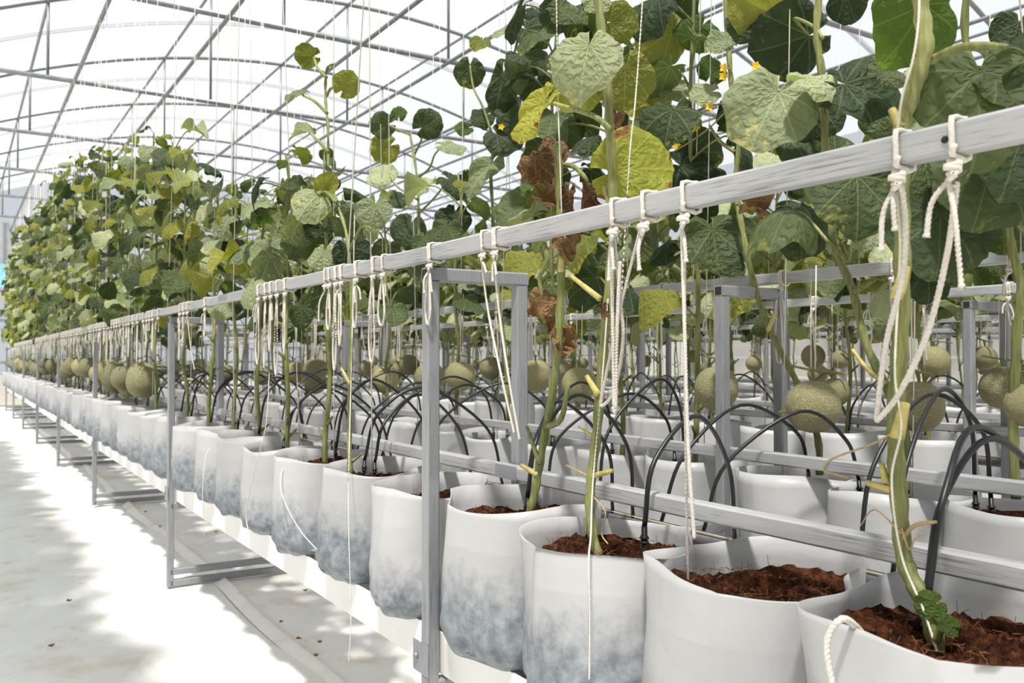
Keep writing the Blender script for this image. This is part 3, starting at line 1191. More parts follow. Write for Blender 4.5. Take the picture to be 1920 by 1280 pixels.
def hero_stub(e, p0, p1, X, r=.0055, mat='stub', mid=None, X1=None):
    base = Vector(e.location)
    a, c = onX(*p0, X) - base, onX(*p1, X1 or X) - base
    pts = [a] + ([onX(*mid, X) - base] if mid else []) + [c]
    b = MB()
    q = bez(pts, 4)
    b.tube(q, [r * (1 - .45 * i / len(q)) for i in range(len(q))], 8)
    return b.build('cut_stub', mat, e)


def flower(e, x, y, X, s=.012):
    base = Vector(e.location)
    c = onX(x, y, X) - base
    b = MB()
    for k in range(5):
        a = 2 * PI * k / 5
        u, w = RIGHT * math.cos(a) + UP * math.sin(a), RIGHT * -math.sin(a) + UP * math.cos(a)
        b.add([c, c + u * s * .6 + w * s * .4 - FWD * s * .35, c + u * s * 1.15 - FWD * s * .25, c + u * s * .6 - w * s * .4 - FWD * s * .35], [(0, 1, 2, 3)], 0, True)
    b.tube([c + FWD * s, c - FWD * s * .1], [s * .16, s * .3], 6)
    return b.build('flower', 'flower', e)


def tendril(e, pix, X, r=.0011, mat='tendril'):
    base = Vector(e.location)
    b = MB()
    b.tube(bez([onX(px, py, X) - base for px, py in pix], 6), r, 5)
    return b.build('tendril', mat, e)


def hero_plant(r, num, label):
    x, y = [(bx, by) for n_, bx, by in BAGPOS[r] if n_ == num][0]
    return empty('melon_plant', (x, y, BAGZ + .205), label=label, cat='melon plant', group='melon vines on strings')


# plant A: thick stem in the bag at the near end
A = hero_plant(1, 1, 'thick pale melon stem rising from the first bag of the aisle-side row')
hero_stem(A, [(1760, 1250, .89), (1748, 1170, .895), (1722, 1110, .9), (1696, 1050), (1687, 950), (1680, 850), (1680, 760), (1688, 640), (1692, 500), (1690, 380), (1690, 250), (1712, 170), (1735, 90), (1728, 20), (1722, -60)], .905, .0098, .0088)
hero_stub(A, (1683, 560), (1698, 498), .90, .0085)
hero_stub(A, (1682, 820), (1697, 755), .895, .0085)
hero_stub(A, (1690, 240), (1672, 205), .90, .007)
hero_stub(A, (1672, 918), (1626, 905), .90, .0055)
hero_stub(A, (1662, 905), (1653, 868), .90, .005)
hero_stub(A, (1690, 1012), (1756, 978), .90, .003, 'tendril', (1715, 985))
hero_stub(A, (1690, 1000), (1612, 988), .895, .0012, 'tendril', (1640, 955))
hero_leaf(A, 1838, 185, .97, .145, (-.05, .25, .95), 185, 'leaf', seed=11, wave=.08, fold=.12, lobes=.09)
hero_leaf(A, 1905, 150, 1.02, .12, (.2, .45, .85), 120, 'leaf', seed=12)
hero_leaf(A, 1712, 45, 1.06, .115, (0, -.35, .9), 205, 'leaf_young', seed=13, lobes=.10, wave=.03)
hero_leaf(A, 2010, 120, .92, .13, (0, .6, .7), 100, 'leaf', pet=[(1738, 118), (1790, 92), (1850, 86), (1930, 100)], seed=14)
hero_leaf(A, 1745, 1133, .885, .034, (-.1, .6, .8), 250, 'leaf_young', pet=[(1752, 1200), (1750, 1160)], seed=15, wave=.04)
hero_leaf(A, 1780, 1172, .88, .026, (.1, .6, .8), 100, 'leaf_young', pet=[(1755, 1200)], seed=16)
tendril(A, [(1690, 800), (1640, 830), (1560, 860), (1545, 880), (1570, 890), (1590, 895)], .895, .0013)
tendril(A, [(1690, 990), (1705, 1030), (1715, 1010), (1730, 1000)], .895, .001)
b = MB()
hx = [onX(*p, .89) - Vector(A.location) for p in ((1668, 20), (1672, 120), (1708, 190), (1682, 260))]

# plant D: third bag
D = hero_plant(1, 3, 'tall melon vine with large pale leaf, in the third bag of the aisle-side row')
hero_stem(D, [(1122, 1050, .875), (1108, 980, .88), (1108, 900, .89), (1118, 820, .9), (1128, 700), (1140, 560), (1150, 430), (1148, 330), (1143, 240), (1138, 150), (1128, 60), (1118, -30)], .91, .0085, .0075)
hero_stub(D, (1110, 893), (1148, 882), .89, .0055)
hero_stub(D, (1108, 895), (1062, 872), .89, .0025, 'tendril')
hero_stub(D, (1122, 740), (1100, 705), .9, .006)
hero_stub(D, (1145, 385), (1133, 350), .91, .006)
hero_stub(D, (1118, 820), (1085, 800), .9, .003)
hero_leaf(D, 1097, 112, .84, .125, (-.28, .32, .9), 190, 'leaf_pale', seed=21, cup=-.12, fold=.1, wave=.05, aspect=.95)
hero_leaf(D, 1172, 152, .97, .105, (0, -.25, .95), 180, 'leaf_yellow', seed=22, wave=.03)
hero_leaf(D, 1162, 42, .97, .072, (0, -.2, .95), 90, 'leaf_yellow', seed=23, wave=.03)
hero_leaf(D, 1088, 165, .93, .10, (0, -.6, .8), 140, 'leaf_yellow', seed=24, wave=.03)
hero_leaf(D, 1190, 318, .965, .148, (.05, .05, 1), 85, 'leaf_spot', seed=25, wave=.03, cup=.02, pet=[(1150, 400), (1152, 345), (1160, 318)])
hero_leaf(D, 1006, 214, .86, .125, (-.5, .35, .75), 215, 'leaf_spot', seed=26, roll=4.2, aspect=.62, pet=[(1145, 243), (1118, 220), (1085, 208)])
hero_leaf(D, 1128, 288, .94, .034, (0, .3, .9), 200, 'leaf_young', seed=27, lobes=.12)
hero_leaf(D, 1065, 22, .95, .085, (.2, .6, .7), 110, 'leaf', seed=28)
hero_leaf(D, 1040, 30, .97, .07, (-.3, -.4, .8), 220, 'leaf_dark', seed=29)
hero_leaf(D, 1120, 5, .93, .05, (0, .4, .8), 160, 'leaf_pale', seed=30)
hero_leaf(D, 1158, 222, .905, .03, (.2, .1, .9), 180, 'leaf_dry', seed=31, crumple=.2, roll=3)
hero_leaf(D, 1132, 582, .895, .028, (.2, .1, .9), 170, 'leaf_dry', seed=32, crumple=.15, roll=4)
hero_stub(D, (1125, 560), (1068, 515), .90, .0055)
tendril(D, [(1110, 950), (1098, 990), (1108, 1010)], .88, .0012)
tendril(D, [(1112, 930), (1135, 960), (1128, 1000), (1140, 1020)], .878, .0012)

# plant E: fourth bag, with dried leaves
E = hero_plant(1, 4, 'melon vine with dried brown leaves, in the fourth bag of the aisle-side row')
hero_stem(E, [(983, 990, .88), (1000, 935, .89), (1010, 880, .9), (1024, 800), (1036, 730), (1047, 640), (1052, 520), (1050, 400), (1048, 320), (1046, 270)], .905, .0078, .0072)
hero_stub(E, (1022, 800), (1066, 715), .9, .0065, 'stem', (1052, 785))
hero_stub(E, (1008, 890), (978, 872), .895, .006)
hero_stub(E, (1012, 870), (988, 800), .895, .005, 'stem')
hero_stub(E, (1052, 510), (1052, 480), .9, .006)
hero_leaf(E, 1003, 312, .88, .075, (-.25, .25, .9), 185, 'leaf_dry', seed=41, crumple=.16, fold=-.35, wave=.08, name='dried_leaf', label='crumpled brown dried leaf')
hero_leaf(E, 1040, 283, .93, .06, (.1, .3, .9), 60, 'leaf_dry', seed=42, crumple=.08, wave=.05, name='dried_leaf')
hero_leaf(E, 1022, 372, .89, .055, (-.3, .5, .8), 130, 'leaf_dry', seed=43, roll=3, crumple=.15, name='dried_leaf')
hero_leaf(E, 1100, 372, .92, .066, (.4, .1, .9), 185, 'leaf_dry', seed=44, roll=4.5, crumple=.14, name='dried_leaf', pet=[(1052, 310), (1075, 312), (1098, 335)])
hero_leaf(E, 1068, 372, .915, .06, (-.4, .1, .9), 180, 'leaf_dry', seed=45, roll=5, crumple=.14, name='dried_leaf')
hero_leaf(E, 1060, 458, .90, .06, (0, .5, .85), 180, 'leaf_dry', seed=46, roll=2, crumple=.25, name='dried_leaf')
hero_leaf(E, 1016, 568, .90, .058, (-.1, .1, 1), 180, 'leaf_dry', seed=47, fold=-.6, crumple=.2, name='dried_leaf', pet=[(1020, 455), (1026, 490), (1012, 520)])
hero_leaf(E, 1056, 640, .915, .055, (.2, .1, 1), 175, 'leaf_dry', seed=48, roll=2.5, crumple=.3, name='dried_leaf')
hero_leaf(E, 1040, 612, .92, .04, (-.3, .1, 1), 190, 'leaf_dry', seed=49, roll=3, crumple=.3, name='dried_leaf')

# plant G: sixth bag, thin lone top
G = hero_plant(1, 6, 'melon vine with a thin lone top, in the sixth bag of the aisle-side row')
hero_stem(G, [(656, 900, .885), (655, 800), (657, 700), (660, 600), (658, 520), (650, 440), (632, 380), (617, 330), (615, 240), (610, 180), (613, 130), (625, 120)], .905, .0065, .003)
hero_stub(G, (656, 720), (640, 690), .9, .005)
hero_stub(G, (655, 870), (680, 850), .9, .004)
hero_leaf(G, 575, 105, .9, .082, (0, -.62, .75), 270, 'leaf_yellow', pet=[(612, 145), (596, 128)], seed=61)
hero_leaf(G, 556, 180, .88, .085, (-.2, .8, .5), 262, 'leaf_pale', pet=[(613, 212), (590, 190)], seed=62, roll=1.5)
hero_leaf(G, 650, 158, .93, .082, (.3, -.35, .85), 35, 'leaf_yellow', pet=[(612, 180), (622, 165)], seed=63)
hero_leaf(G, 566, 250, .88, .095, (-.2, .78, .5), 248, 'leaf_pale', pet=[(615, 285), (595, 262)], seed=64, roll=1.6)
hero_leaf(G, 582, 385, .86, .115, (-.15, .35, .9), 200, 'leaf_pale', seed=65, pet=[(630, 380), (610, 360)])
hero_leaf(G, 612, 345, .87, .075, (.1, -.3, .9), 40, 'leaf_yellow', seed=66, roll=2)
hero_leaf(G, 700, 397, .88, .098, (0, .3, .95), 190, 'leaf_pale', seed=67, pet=[(655, 470), (680, 420)])
hero_leaf(G, 608, 485, .86, .092, (-.1, .3, .95), 180, 'leaf_pale', seed=68)
hero_leaf(G, 495, 478, .87, .12, (-.35, .3, .9), 215, 'leaf_pale', seed=69, roll=1.4, pet=[(600, 520), (560, 500)])
hero_leaf(G, 466, 492, .92, .125, (0, -.1, 1), 190, 'leaf_yellow', seed=70)
hero_leaf(G, 566, 590, .86, .088, (0, .25, 1), 183, 'leaf', seed=71, aspect=.85)
hero_leaf(G, 562, 458, .9, .115, (.1, -.25, .95), 170, 'leaf', seed=72)
hero_leaf(G, 660, 475, .92, .11, (.1, .1, .95), 150, 'leaf_dark', seed=73)
hero_leaf(G, 652, 415, .93, .1, (0, -.3, .9), 120, 'leaf', seed=74)
hero_leaf(G, 545, 350, .9, .1, (-.2, .8, .5), 280, 'leaf', seed=75, roll=1.5)
hero_leaf(G, 600, 430, .92, .1, (0, .2, .9), 200, 'leaf_dark', seed=76)

# ---- second row, near plants
def num_near(r, y):
    return min(BAGPOS[r], key=lambda q: abs(q[2] - y))[0]


nB = num_near(2, 1.165)
B2 = hero_plant(2, nB, 'melon vine with big folded grey-green leaf, in the %s bag of the second row' % ordinal(nB))
hero_stem(B2, [(1697, 925), (1700, 870), (1695, 800), (1660, 720), (1622, 640), (1600, 548), (1572, 480), (1558, 420), (1548, 290), (1545, 200), (1540, 130), (1531, 60), (1538, -30)], 1.70, .0095, .0085)
hero_stub(B2, (1600, 548), (1640, 525), 1.69, .007, 'stem')
hero_stub(B2, (1660, 720), (1598, 655), 1.69, .0065, 'stub', (1625, 690))
hero_leaf(B2, 1442, 205, 1.60, .215, (-.2, .22, .95), 205, 'leaf_pale', pet=[(1546, 235), (1535, 195), (1510, 172)], petX=1.68, seed=81, fold=.14, wave=.07)
hero_leaf(B2, 1532, 150, 1.62, .13, (.15, .75, .62), 80, 'leaf_pale', seed=82, roll=-1.6)
hero_leaf(B2, 1618, 168, 1.70, .185, (-.1, .45, .85), 120, 'leaf_dark', seed=83, wave=.07)
hero_leaf(B2, 1665, 135, 1.69, .09, (.2, .4, .8), 60, 'leaf', seed=84)
hero_leaf(B2, 1482, 78, 1.74, .20, (0, -.45, .85), 250, 'leaf_dark', pet=[(1543, 72), (1525, 50), (1490, 35)], petX=1.70, seed=85)
hero_leaf(B2, 1528, 215, 1.76, .15, (0, .1, .95), 185, 'leaf_dark', seed=86)
hero_leaf(B2, 1500, 265, 1.73, .155, (.1, .5, .85), 120, 'leaf_dark', seed=87)
hero_leaf(B2, 1592, 5, 1.78, .105, (.1, -.3, .95), 150, 'leaf_dark', seed=88)
hero_leaf(B2, 1428, 15, 1.68, .17, (.1, -.55, .8), 300, 'leaf_yellow', seed=89)
hero_leaf(B2, 1398, 45, 1.66, .10, (-.2, .1, .9), 200, 'leaf_dark', seed=90)
hero_leaf(B2, 1608, 365, 1.64, .21, (0, .38, .9), 185, 'leaf', seed=91, wave=.05)
hero_leaf(B2, 1470, 402, 1.62, .20, (-.05, .93, .34), 190, 'leaf', pet=[(1590, 490), (1550, 450), (1510, 405)], petX=1.68, seed=92, roll=-2.6, cup=-.3)
hero_leaf(B2, 1500, 430, 1.70, .15, (.1, .3, .9), 180, 'leaf_dark', seed=93)
hero_leaf(B2, 1590, 285, 1.80, .13, (0, .6, .7), 90, 'leaf', seed=94)
hero_leaf(B2, 1650, 225, 1.82, .10, (0, .2, .9), 190, 'leaf', seed=95)
flower(B2, 1417, 125, 1.66)

nC = num_near(2, 1.425)
C2 = hero_plant(2, nC, 'melon vine with yellow flowers, in the %s bag of the second row' % ordinal(nC))
hero_stem(C2, [(1537, 890), (1533, 820), (1505, 740), (1470, 670), (1436, 600), (1408, 510), (1390, 420), (1379, 360), (1382, 300), (1384, 235), (1372, 160), (1366, 90), (1358, -30)], 1.72, .0085, .0065)
hero_stub(C2, (1378, 285), (1330, 235), 1.71, .006, 'stem', (1350, 265))
hero_stub(C2, (1440, 620), (1455, 585), 1.71, .006)
hero_stub(C2, (1530, 790), (1560, 735), 1.70, .006, 'stem')
hero_stub(C2, (1525, 770), (1462, 772), 1.70, .006)
for args in [(1350, 78, 1.66, .085, (-.25, .5, .85), 250, 'leaf_pale'), (1240, 72, 1.74, .16, (0, -.25, .95), 235, 'leaf_yellow'),
             (1265, 15, 1.80, .16, (0, -.3, .9), 120, 'leaf'), (1228, 122, 1.75, .13, (.1, .6, .7), 255, 'leaf_dark'),
             (1322, 175, 1.66, .085, (-.1, .5, .85), 255, 'leaf_pale'), (1240, 222, 1.70, .12, (-.1, .4, .9), 205, 'leaf_pale'),
             (1288, 235, 1.76, .10, (.1, -.1, 1), 30, 'leaf_young'), (1312, 285, 1.76, .14, (0, -.1, 1), 90, 'leaf'),
             (1302, 322, 1.72, .18, (.1, .45, .85), 120, 'leaf_dark'), (1262, 165, 1.78, .13, (0, .7, .65), 270, 'leaf_pale'),
             (1335, 130, 1.78, .09, (.3, .1, .9), 20, 'leaf_young'), (1208, 40, 1.84, .11, (0, -.3, .9), 200, 'leaf_young'),
             (1225, 185, 1.8, .12, (0, -.3, .9), 160, 'leaf_yellow'), (1310, 60, 1.82, .12, (0, .2, .9), 210, 'leaf_young'),
             (1300, 385, 1.74, .14, (0, .5, .8), 200, 'leaf'), (1360, 490, 1.70, .10, (-.1, .5, .85), 215, 'leaf_dark'), (1385, 430, 1.78, .1, (0, .3, .9), 180, 'leaf')]:
    hero_leaf(C2, *args)
hero_leaf(C2, 1415, 388, 1.64, .085, (.1, .4, .9), 120, 'leaf_dry', seed=97, crumple=.35, roll=3, name='dried_leaf')
for fx, fy in ((1357, 128), (1356, 144), (1304, 240), (1267, 272), (1330, 200)):
    flower(C2, fx, fy, 1.66)
tendril(C2, [(1262, 285), (1300, 262), (1330, 240), (1365, 205)], 1.66, .0022, 'stem')

nH = num_near(2, 0.9)
H2 = hero_plant(2, nH, 'melon vine with broad mottled leaves, in the %s bag of the second row' % ordinal(nH))
hero_stem(H2, [(1905, 935), (1900, 800), (1905, 640), (1915, 540), (1898, 470), (1890, 400), (1895, 300), (1815, 100), (1812, -30)], 1.68, .009, .007)
for args in [(1762, 440, 1.62, .20, (.05, .2, .95), 190, 'leaf_dark'), (1740, 330, 1.62, .16, (.1, .3, .95), 175, 'leaf'),
             (1850, 335, 1.64, .21, (-.1, .3, .95), 195, 'leaf'), (1905, 290, 1.62, .18, (0, .35, .9), 200, 'leaf_dark'),
             (1740, 520, 1.66, .11, (.1, .1, 1), 170, 'leaf_dark'), (1905, 60, 1.78, .10, (0, .2, .9), 200, 'leaf_dark'),
             (1880, 420, 1.74, .15, (0, .5, .8), 190, 'leaf'), (1790, 390, 1.72, .14, (0, .2, .9), 150, 'leaf_dark')]:
    hero_leaf(H2, *args)

nK = num_near(2, 3.45)
K2 = hero_plant(2, nK, 'thin-topped melon vine with long leaf stalks, in the %s bag of the second row' % ordinal(nK))
hero_stem(K2, [(812, 760), (808, 640), (800, 500), (786, 440), (784, 360), (776, 290), (768, 250)], 1.72, .0085, .005)
for args in [(716, 235, 1.7, .13, (0, -.3, .9), 260, 'leaf', dict(pet=[(768, 252), (750, 245)])), (803, 232, 1.75, .14, (.2, -.2, .9), 60, 'leaf', dict(pet=[(777, 290), (790, 262)])),
             (845, 275, 1.74, .14, (.1, .8, .5), 100, 'leaf_pale', dict(pet=[(782, 335), (805, 315), (815, 290)])),
             (855, 345, 1.72, .16, (.3, .6, .7), 130, 'leaf_dark', dict(pet=[(786, 400), (815, 370), (835, 345)])),
             (715, 328, 1.70, .16, (-.1, .6, .75), 245, 'leaf_pale', dict(pet=[(784, 375), (745, 350)])),
             (788, 355, 1.70, .07, (0, .5, .8), 240, 'leaf_pale', {}), (745, 375, 1.72, .1, (0, .5, .8), 250, 'leaf_dark', {}),
             (850, 412, 1.70, .15, (0, .3, .95), 190, 'leaf_dark', {}), (720, 280, 1.76, .15, (0, -.2, .95), 240, 'leaf_yellow', {}), (748, 212, 1.78, .08, (0, .2, .9), 0, 'leaf_young', {}),
             (765, 430, 1.74, .17, (0, .3, .9), 200, 'leaf_dark', {}), (800, 455, 1.7, .13, (0, .4, .9), 170, 'leaf', {})]:
    hero_leaf(K2, *args[:7], **args[7])

nL = num_near(2, 2.78)
L2 = hero_plant(2, nL, 'tall melon vine with curled leaf edges, in the %s bag of the second row' % ordinal(nL))
hero_stem(L2, [(955, 800), (945, 640), (928, 500), (924, 400), (922, 300), (950, 200), (960, 120), (975, 60)], 1.72, .008, .005)
for args in [(880, 137, 1.70, .125, (0, -.25, .95), 185, 'leaf', dict(pet=[(922, 250), (905, 200), (888, 165)])),
             (938, 165, 1.68, .215, (-.5, -.1, .85), 200, 'leaf', dict(aspect=.6)), (905, 325, 1.68, .22, (-.3, .4, .85), 215, 'leaf_pale', dict(aspect=.5, roll=1.5)),
             (990, 115, 1.72, .17, (0, .5, .8), 150, 'leaf_dark', {}), (1000, 25, 1.72, .08, (0, .6, .6), 90, 'leaf_dark', {}), (952, 60, 1.7, .12, (0, .7, .5), 260, 'leaf_pale', {}),
             (970, 215, 1.74, .17, (0, .2, .95), 200, 'leaf_dark', {}), (905, 220, 1.7, .1, (0, .4, .9), 230, 'leaf_dark', {}), (1000, 60, 1.76, .14, (0, .3, .9), 120, 'leaf', {}),
             (945, 260, 1.7, .16, (0, .55, .8), 140, 'leaf_dark', {}), (900, 80, 1.74, .09, (0, .5, .7), 200, 'leaf_yellow', {}), (870, 240, 1.72, .08, (.1, .5, .8), 250, 'leaf_young', {}),
             (975, 390, 1.68, .2, (-.1, .55, .8), 230, 'leaf', {}), (1010, 170, 1.78, .14, (0, -.2, .95), 170, 'leaf_dark', {}), (1180, 250, 1.8, .14, (0, .2, .9), 190, 'leaf_dark', {}),
             (1060, 240, 1.8, .14, (0, .3, .9), 190, 'leaf_dark', {}), (1030, 330, 1.8, .15, (0, .3, .9), 190, 'leaf', {})]:
    hero_leaf(L2, *args[:7], **args[7])
flower(L2, 940, 238, 1.66)

# ------------------------------------------------------------------ the other plants
HERO = {1: {1: 0, 3: 0, 4: 0, 6: 0}, 2: {nB: 0, nC: 0, nH: 0, nK: 0, nL: 0}}
TOP1 = {5: 1.45, 7: 1.52, 8: 1.66, 9: 1.60, 10: 1.62, 11: 1.74, 12: 1.95}
for r in range(1, 9):
    R = random.Random(500 + r)
    for num, x, y in BAGPOS[r]:
        if r <= 2 and num in HERO[r]:
            continue
        if r == 1:
            if num in (2, 5):
                continue
            zt = TOP1.get(num) or (2.02 + min(1.0, max(0, (y - 4.2)) * .155)) + R.uniform(-.12, .1)
            n = int((zt - 1.13) / (.055 if y < 8 else .068))
            if num < 14:
                n = int(n * 1.75)
            generic_plant(1, num, x, y, min(zt, 2.9), R, n, MIX1, zb=1.2, scale=.9 if y < 4 else 1.0 if y < 12 else 1.15)
        elif r == 2:
            if y < .8:
                generic_plant(2, num, x, y, 2.2, R, 18, MIX2, zb=1.2, scale=1.15)
            elif y < 9.0:
                zt = (2.25 if y < 3 else 1.75 if y < 4.5 else 2.05) + R.uniform(-.1, .1)
                n = int((zt - 1.1) / (.058 if y < 3.2 else .07))
                generic_plant(2, num, x, y, zt, R, n, MIX2, zb=1.12, scale=1.15)
            else:
                e = empty('melon_plant', (x, y, BAGZ + .205), label='trellised melon vine in the %s bag of the second row' % ordinal(num), cat='melon plant', group='melon vines on strings')
                k = R.randrange(5)
                inst('stem', ST_FAR[k], e)
                tag(inst('foliage', FOL[k], e, rot=(0, 0, R.uniform(0, 6.28))), kind='stuff')
        elif r <= 4 and y < 5.6:
            zt = 1.78 + R.uniform(-.16, .14)
            generic_plant(r, num, x, y, zt, R, int((zt - 1.0) / .031), MIX3, zb=1.12, scale=1.12)
        else:
            e = empty('melon_plant', (x, y, BAGZ + .205), label='trellised melon vine in the %s bag of the %s row' % (ordinal(num), ROWN[r]), cat='melon plant', group='melon vines on strings')
            k = R.randrange(5)
            inst('stem', ST_FAR[k], e)
            tag(inst('foliage', FOL[k], e, rot=(0, 0, R.uniform(0, 6.28)), sc=R.uniform(.92, 1.02)), kind='stuff')

# row on the other side of the aisle (out of frame; its leaves shade the aisle floor)
R = random.Random(9)
OPX = -0.21
for i in range(48):
    y = -1.2 + i * .27
    e = empty('melon_plant', (OPX + R.uniform(-.05, .05), y, 0.0), label='melon vine across the aisle, %s from the near end' % ordinal(i + 1), cat='melon plant', group='melon vines across the aisle')
    b = MB(); b.tube(bez([(0, 0, .6), (.02, .02, 1.2), (-.02, 0, 1.8), (0, .02, 2.4)], 3), .007, 6)
    b.build('stem', 'stem', e)
    tag(inst('foliage', FOL[i % 5], e, (0, 0, 0.62), (0, 0, R.uniform(0, 6.28)), 1.0), kind='stuff')
    tag(inst('foliage', FOL[(i + 2) % 5], e, (0, 0, 1.15), (0, 0, R.uniform(0, 6.28)), 1.0), kind='stuff')

# ------------------------------------------------------------------ melons
def melon_mesh(seed):
    R = random.Random(seed)
    b = MB()
    nu, nv = 24, 14
    fl = R.uniform(.97, 1.04)
    vs, fs = [], []
    for j in range(nv + 1):
        p = PI * j / nv
        for k in range(nu):
            a = 2 * PI * k / nu
            r = 1 + .012 * math.sin(2 * a + seed) + .01 * math.cos(5 * a)
            z = math.cos(p) * fl
            z -= .06 * math.exp(-(math.sin(p) / .22) ** 2) * (1 if z > 0 else .4 * -1)
            vs.append(Vector((r * math.sin(p) * math.cos(a), r * math.sin(p) * math.sin(a), z)))
    for j in range(nv):
        for k in range(nu):
            k2 = (k + 1) % nu
            fs.append((j * nu + k, (j + 1) * nu + k, (j + 1) * nu + k2, j * nu + k2))
    b.add([v * .068 for v in vs], fs, 0, True)
    return b.mesh('fruit', 'melon')


MEL = [melon_mesh(s) for s in range(4)]
tb = MB()
tb.tube(bez([(0, 0, .058), (.002, 0, .072), (0, .003, .09)], 3), [.005, .004, .0035, .0035, .004, .0045, .0045], 6)
tb.tube(bez([(-.02, -.07, .082), (0, .003, .09), (.015, .06, .10)], 4), .003, 6)
ME_TBAR = tb.mesh('fruit_stalk', 'stem')
sb = MB()
sb.tube([(0, -.012, .088), (.002, -.016, .33)], .0016, 4); sb.tube([(0, .012, .088), (.002, .014, .33)], .0016, 4)
ME_HANG = sb.mesh('hanging_string', 'string')
MEL_N = {}


def melon(r, P, rad, seed):
    num = min(BAGPOS[r], key=lambda q: abs(q[2] - P.y))[0]
    MEL_N[(r, num)] = MEL_N.get((r, num), 0) + 1
    k = MEL_N[(r, num)]
    pre = 'netted tan melon' if k == 1 else '%s netted melon' % ordinal(k)
    e = empty('melon', P, label='%s hanging over the %s bag of the %s row' % (pre, ordinal(num), ROWN[r]), cat='melon', group='hanging netted melons')
    s = rad / .068
    R = random.Random(seed)
    inst('fruit', MEL[seed % 4], e, (0, 0, 0), (R.uniform(-.1, .1), R.uniform(-.1, .1), R.uniform(0, 6.28)), s)
    inst('fruit_stalk', ME_TBAR, e, (0, 0, .068 * (s - 1)), (0, 0, R.uniform(-.5, .5)))
    inst('hanging_string', ME_HANG, e, (0, 0, 0), (0, 0, R.uniform(-.5, .5)))
    return e


sd = 0
for x, y, X, rp in [(268, 716, .86, 30), (246, 718, .90, 27), (219, 709, .86, 27)]:
    P = onX(x, y, X)
    melon(1, P, rp * (P - CAM).dot(FWD) / FPX, sd); sd += 1
for x, y, X, rp in [(722, 712, 1.72, 26), (806, 708, 1.70, 29), (863, 705, 1.72, 29), (1003, 706, 1.74, 31), (1086, 720, 1.70, 33), (1343, 728, 1.70, 41), (1525, 762, 1.70, 51),
                    (1722, 762, 1.74, 47), (590, 694, 1.74, 23), (555, 698, 1.7, 20)]:
    P = onX(x, y, X)
    melon(2, P, rp * (P - CAM).dot(FWD) / FPX, sd); sd += 1
for x, y, X, rp, r in [(1880, 727, 2.80, 41, 3), (1752, 678, 3.45, 29, 4), (1846, 671, 3.60, 23, 4), (1566, 735, 2.72, 27, 3), (1575, 674, 3.6, 18, 4), (1525, 668, 3.55, 22, 4),
                       (1300, 668, 3.6, 12, 4), (1065, 692, 2.8, 22, 3), (920, 690, 2.78, 22, 3), (768, 684, 2.8, 19, 3), (1150, 690, 2.78, 19, 3), (690, 690, 2.8, 17, 3), (1690, 672, 3.6, 14, 4), (1925, 760, 1.70, 40, 2)]:
    P = onX(x, y, X)
    melon(r, P, rp * (P - CAM).dot(FWD) / FPX, sd); sd += 1
R = random.Random(3)
for num, x, y in BAGPOS[1]:
    if y > 5.1 and R.random() < .88:
        melon(1, Vector((x + R.uniform(-.07, .0), y + R.uniform(-.05, .05), R.uniform(.86, .93))), R.uniform(.068, .08), sd); sd += 1
for num, x, y in BAGPOS[2]:
    if y > 4.6 and y < 10 and R.random() < .8:
        melon(2, Vector((x + R.uniform(-.05, .05), y + R.uniform(-.05, .05), R.uniform(.86, .93))), R.uniform(.06, .07), sd); sd += 1
for r in (3, 4, 5, 6):
    for num, x, y in BAGPOS[r]:
        if y > (5 if r < 5 else 3) and y < 9 and R.random() < .45:
            melon(r, Vector((x + R.uniform(-.05, .05), y + R.uniform(-.05, .05), R.uniform(.88, .97))), R.uniform(.055, .066), sd); sd += 1

# ------------------------------------------------------------------ drip tubes with stakes
def drip(r, num, x, y, R, second=False, hi=False):
    b_x = BENCH_X[(r - 1) // 2]
    px = b_x + 0.51
    sgn = 1 if r % 2 else -1
    st = Vector((x + sgn * R.uniform(-.02, .05), y + R.uniform(-.06, .06), BAGZ + .16))
    src = Vector((px - sgn * .008, y + R.uniform(-.12, .18), 0.637))
    apex = R.uniform(.885, .945)
    top = st + Vector((sgn * .004, .004, .12))
    pts = [src, src.lerp(top, .13) + Vector((0, R.uniform(-.02, .02), (apex - .7) * .70)), Vector((src.x * .42 + st.x * .58, src.y * .42 + st.y * .58 + R.uniform(-.03, .03), apex)),
           Vector((src.x * .10 + st.x * .90, src.y * .10 + st.y * .90, apex - .065)), top]
    e = empty('drip_tube', st, label='%sblack drip tube arching into the %s bag of the %s row' % ('second ' if second else '', ordinal(num), ROWN[r]), cat='drip tube', group='black drip tubes')
    b = MB()
    b.tube(bez([p - st for p in pts], 7 if hi else 5), .0042, 8 if hi else 5)
    b.build('tube', 'tube', e)
    if r <= 2:
        b = MB()
        d = top - st
        b.tube([(0, 0, -.01), d], .0048, 8)
        for q in (.55, .62, .78, .84):
            b.tube([d * q, d * (q + .012), d * (q + .05)], [.0078, .0078, .005], 8)
        b.build('stake', 'tube', e)


R = random.Random(21)
for r in (1, 2, 3, 4):
    for num, x, y in BAGPOS[r]:
        if y > (12 if r < 3 else 7):
            continue
        if not (r == 1 and num in (2, 5)):
            drip(r, num, x, y, R, hi=(y < 3))
        if (r == 1 and num in (1, 4, 6, 8, 11)) or (r == 2 and y < 4 and num % 3 == 0):
            drip(r, num, x, y + .05, R, True, hi=(y < 3))

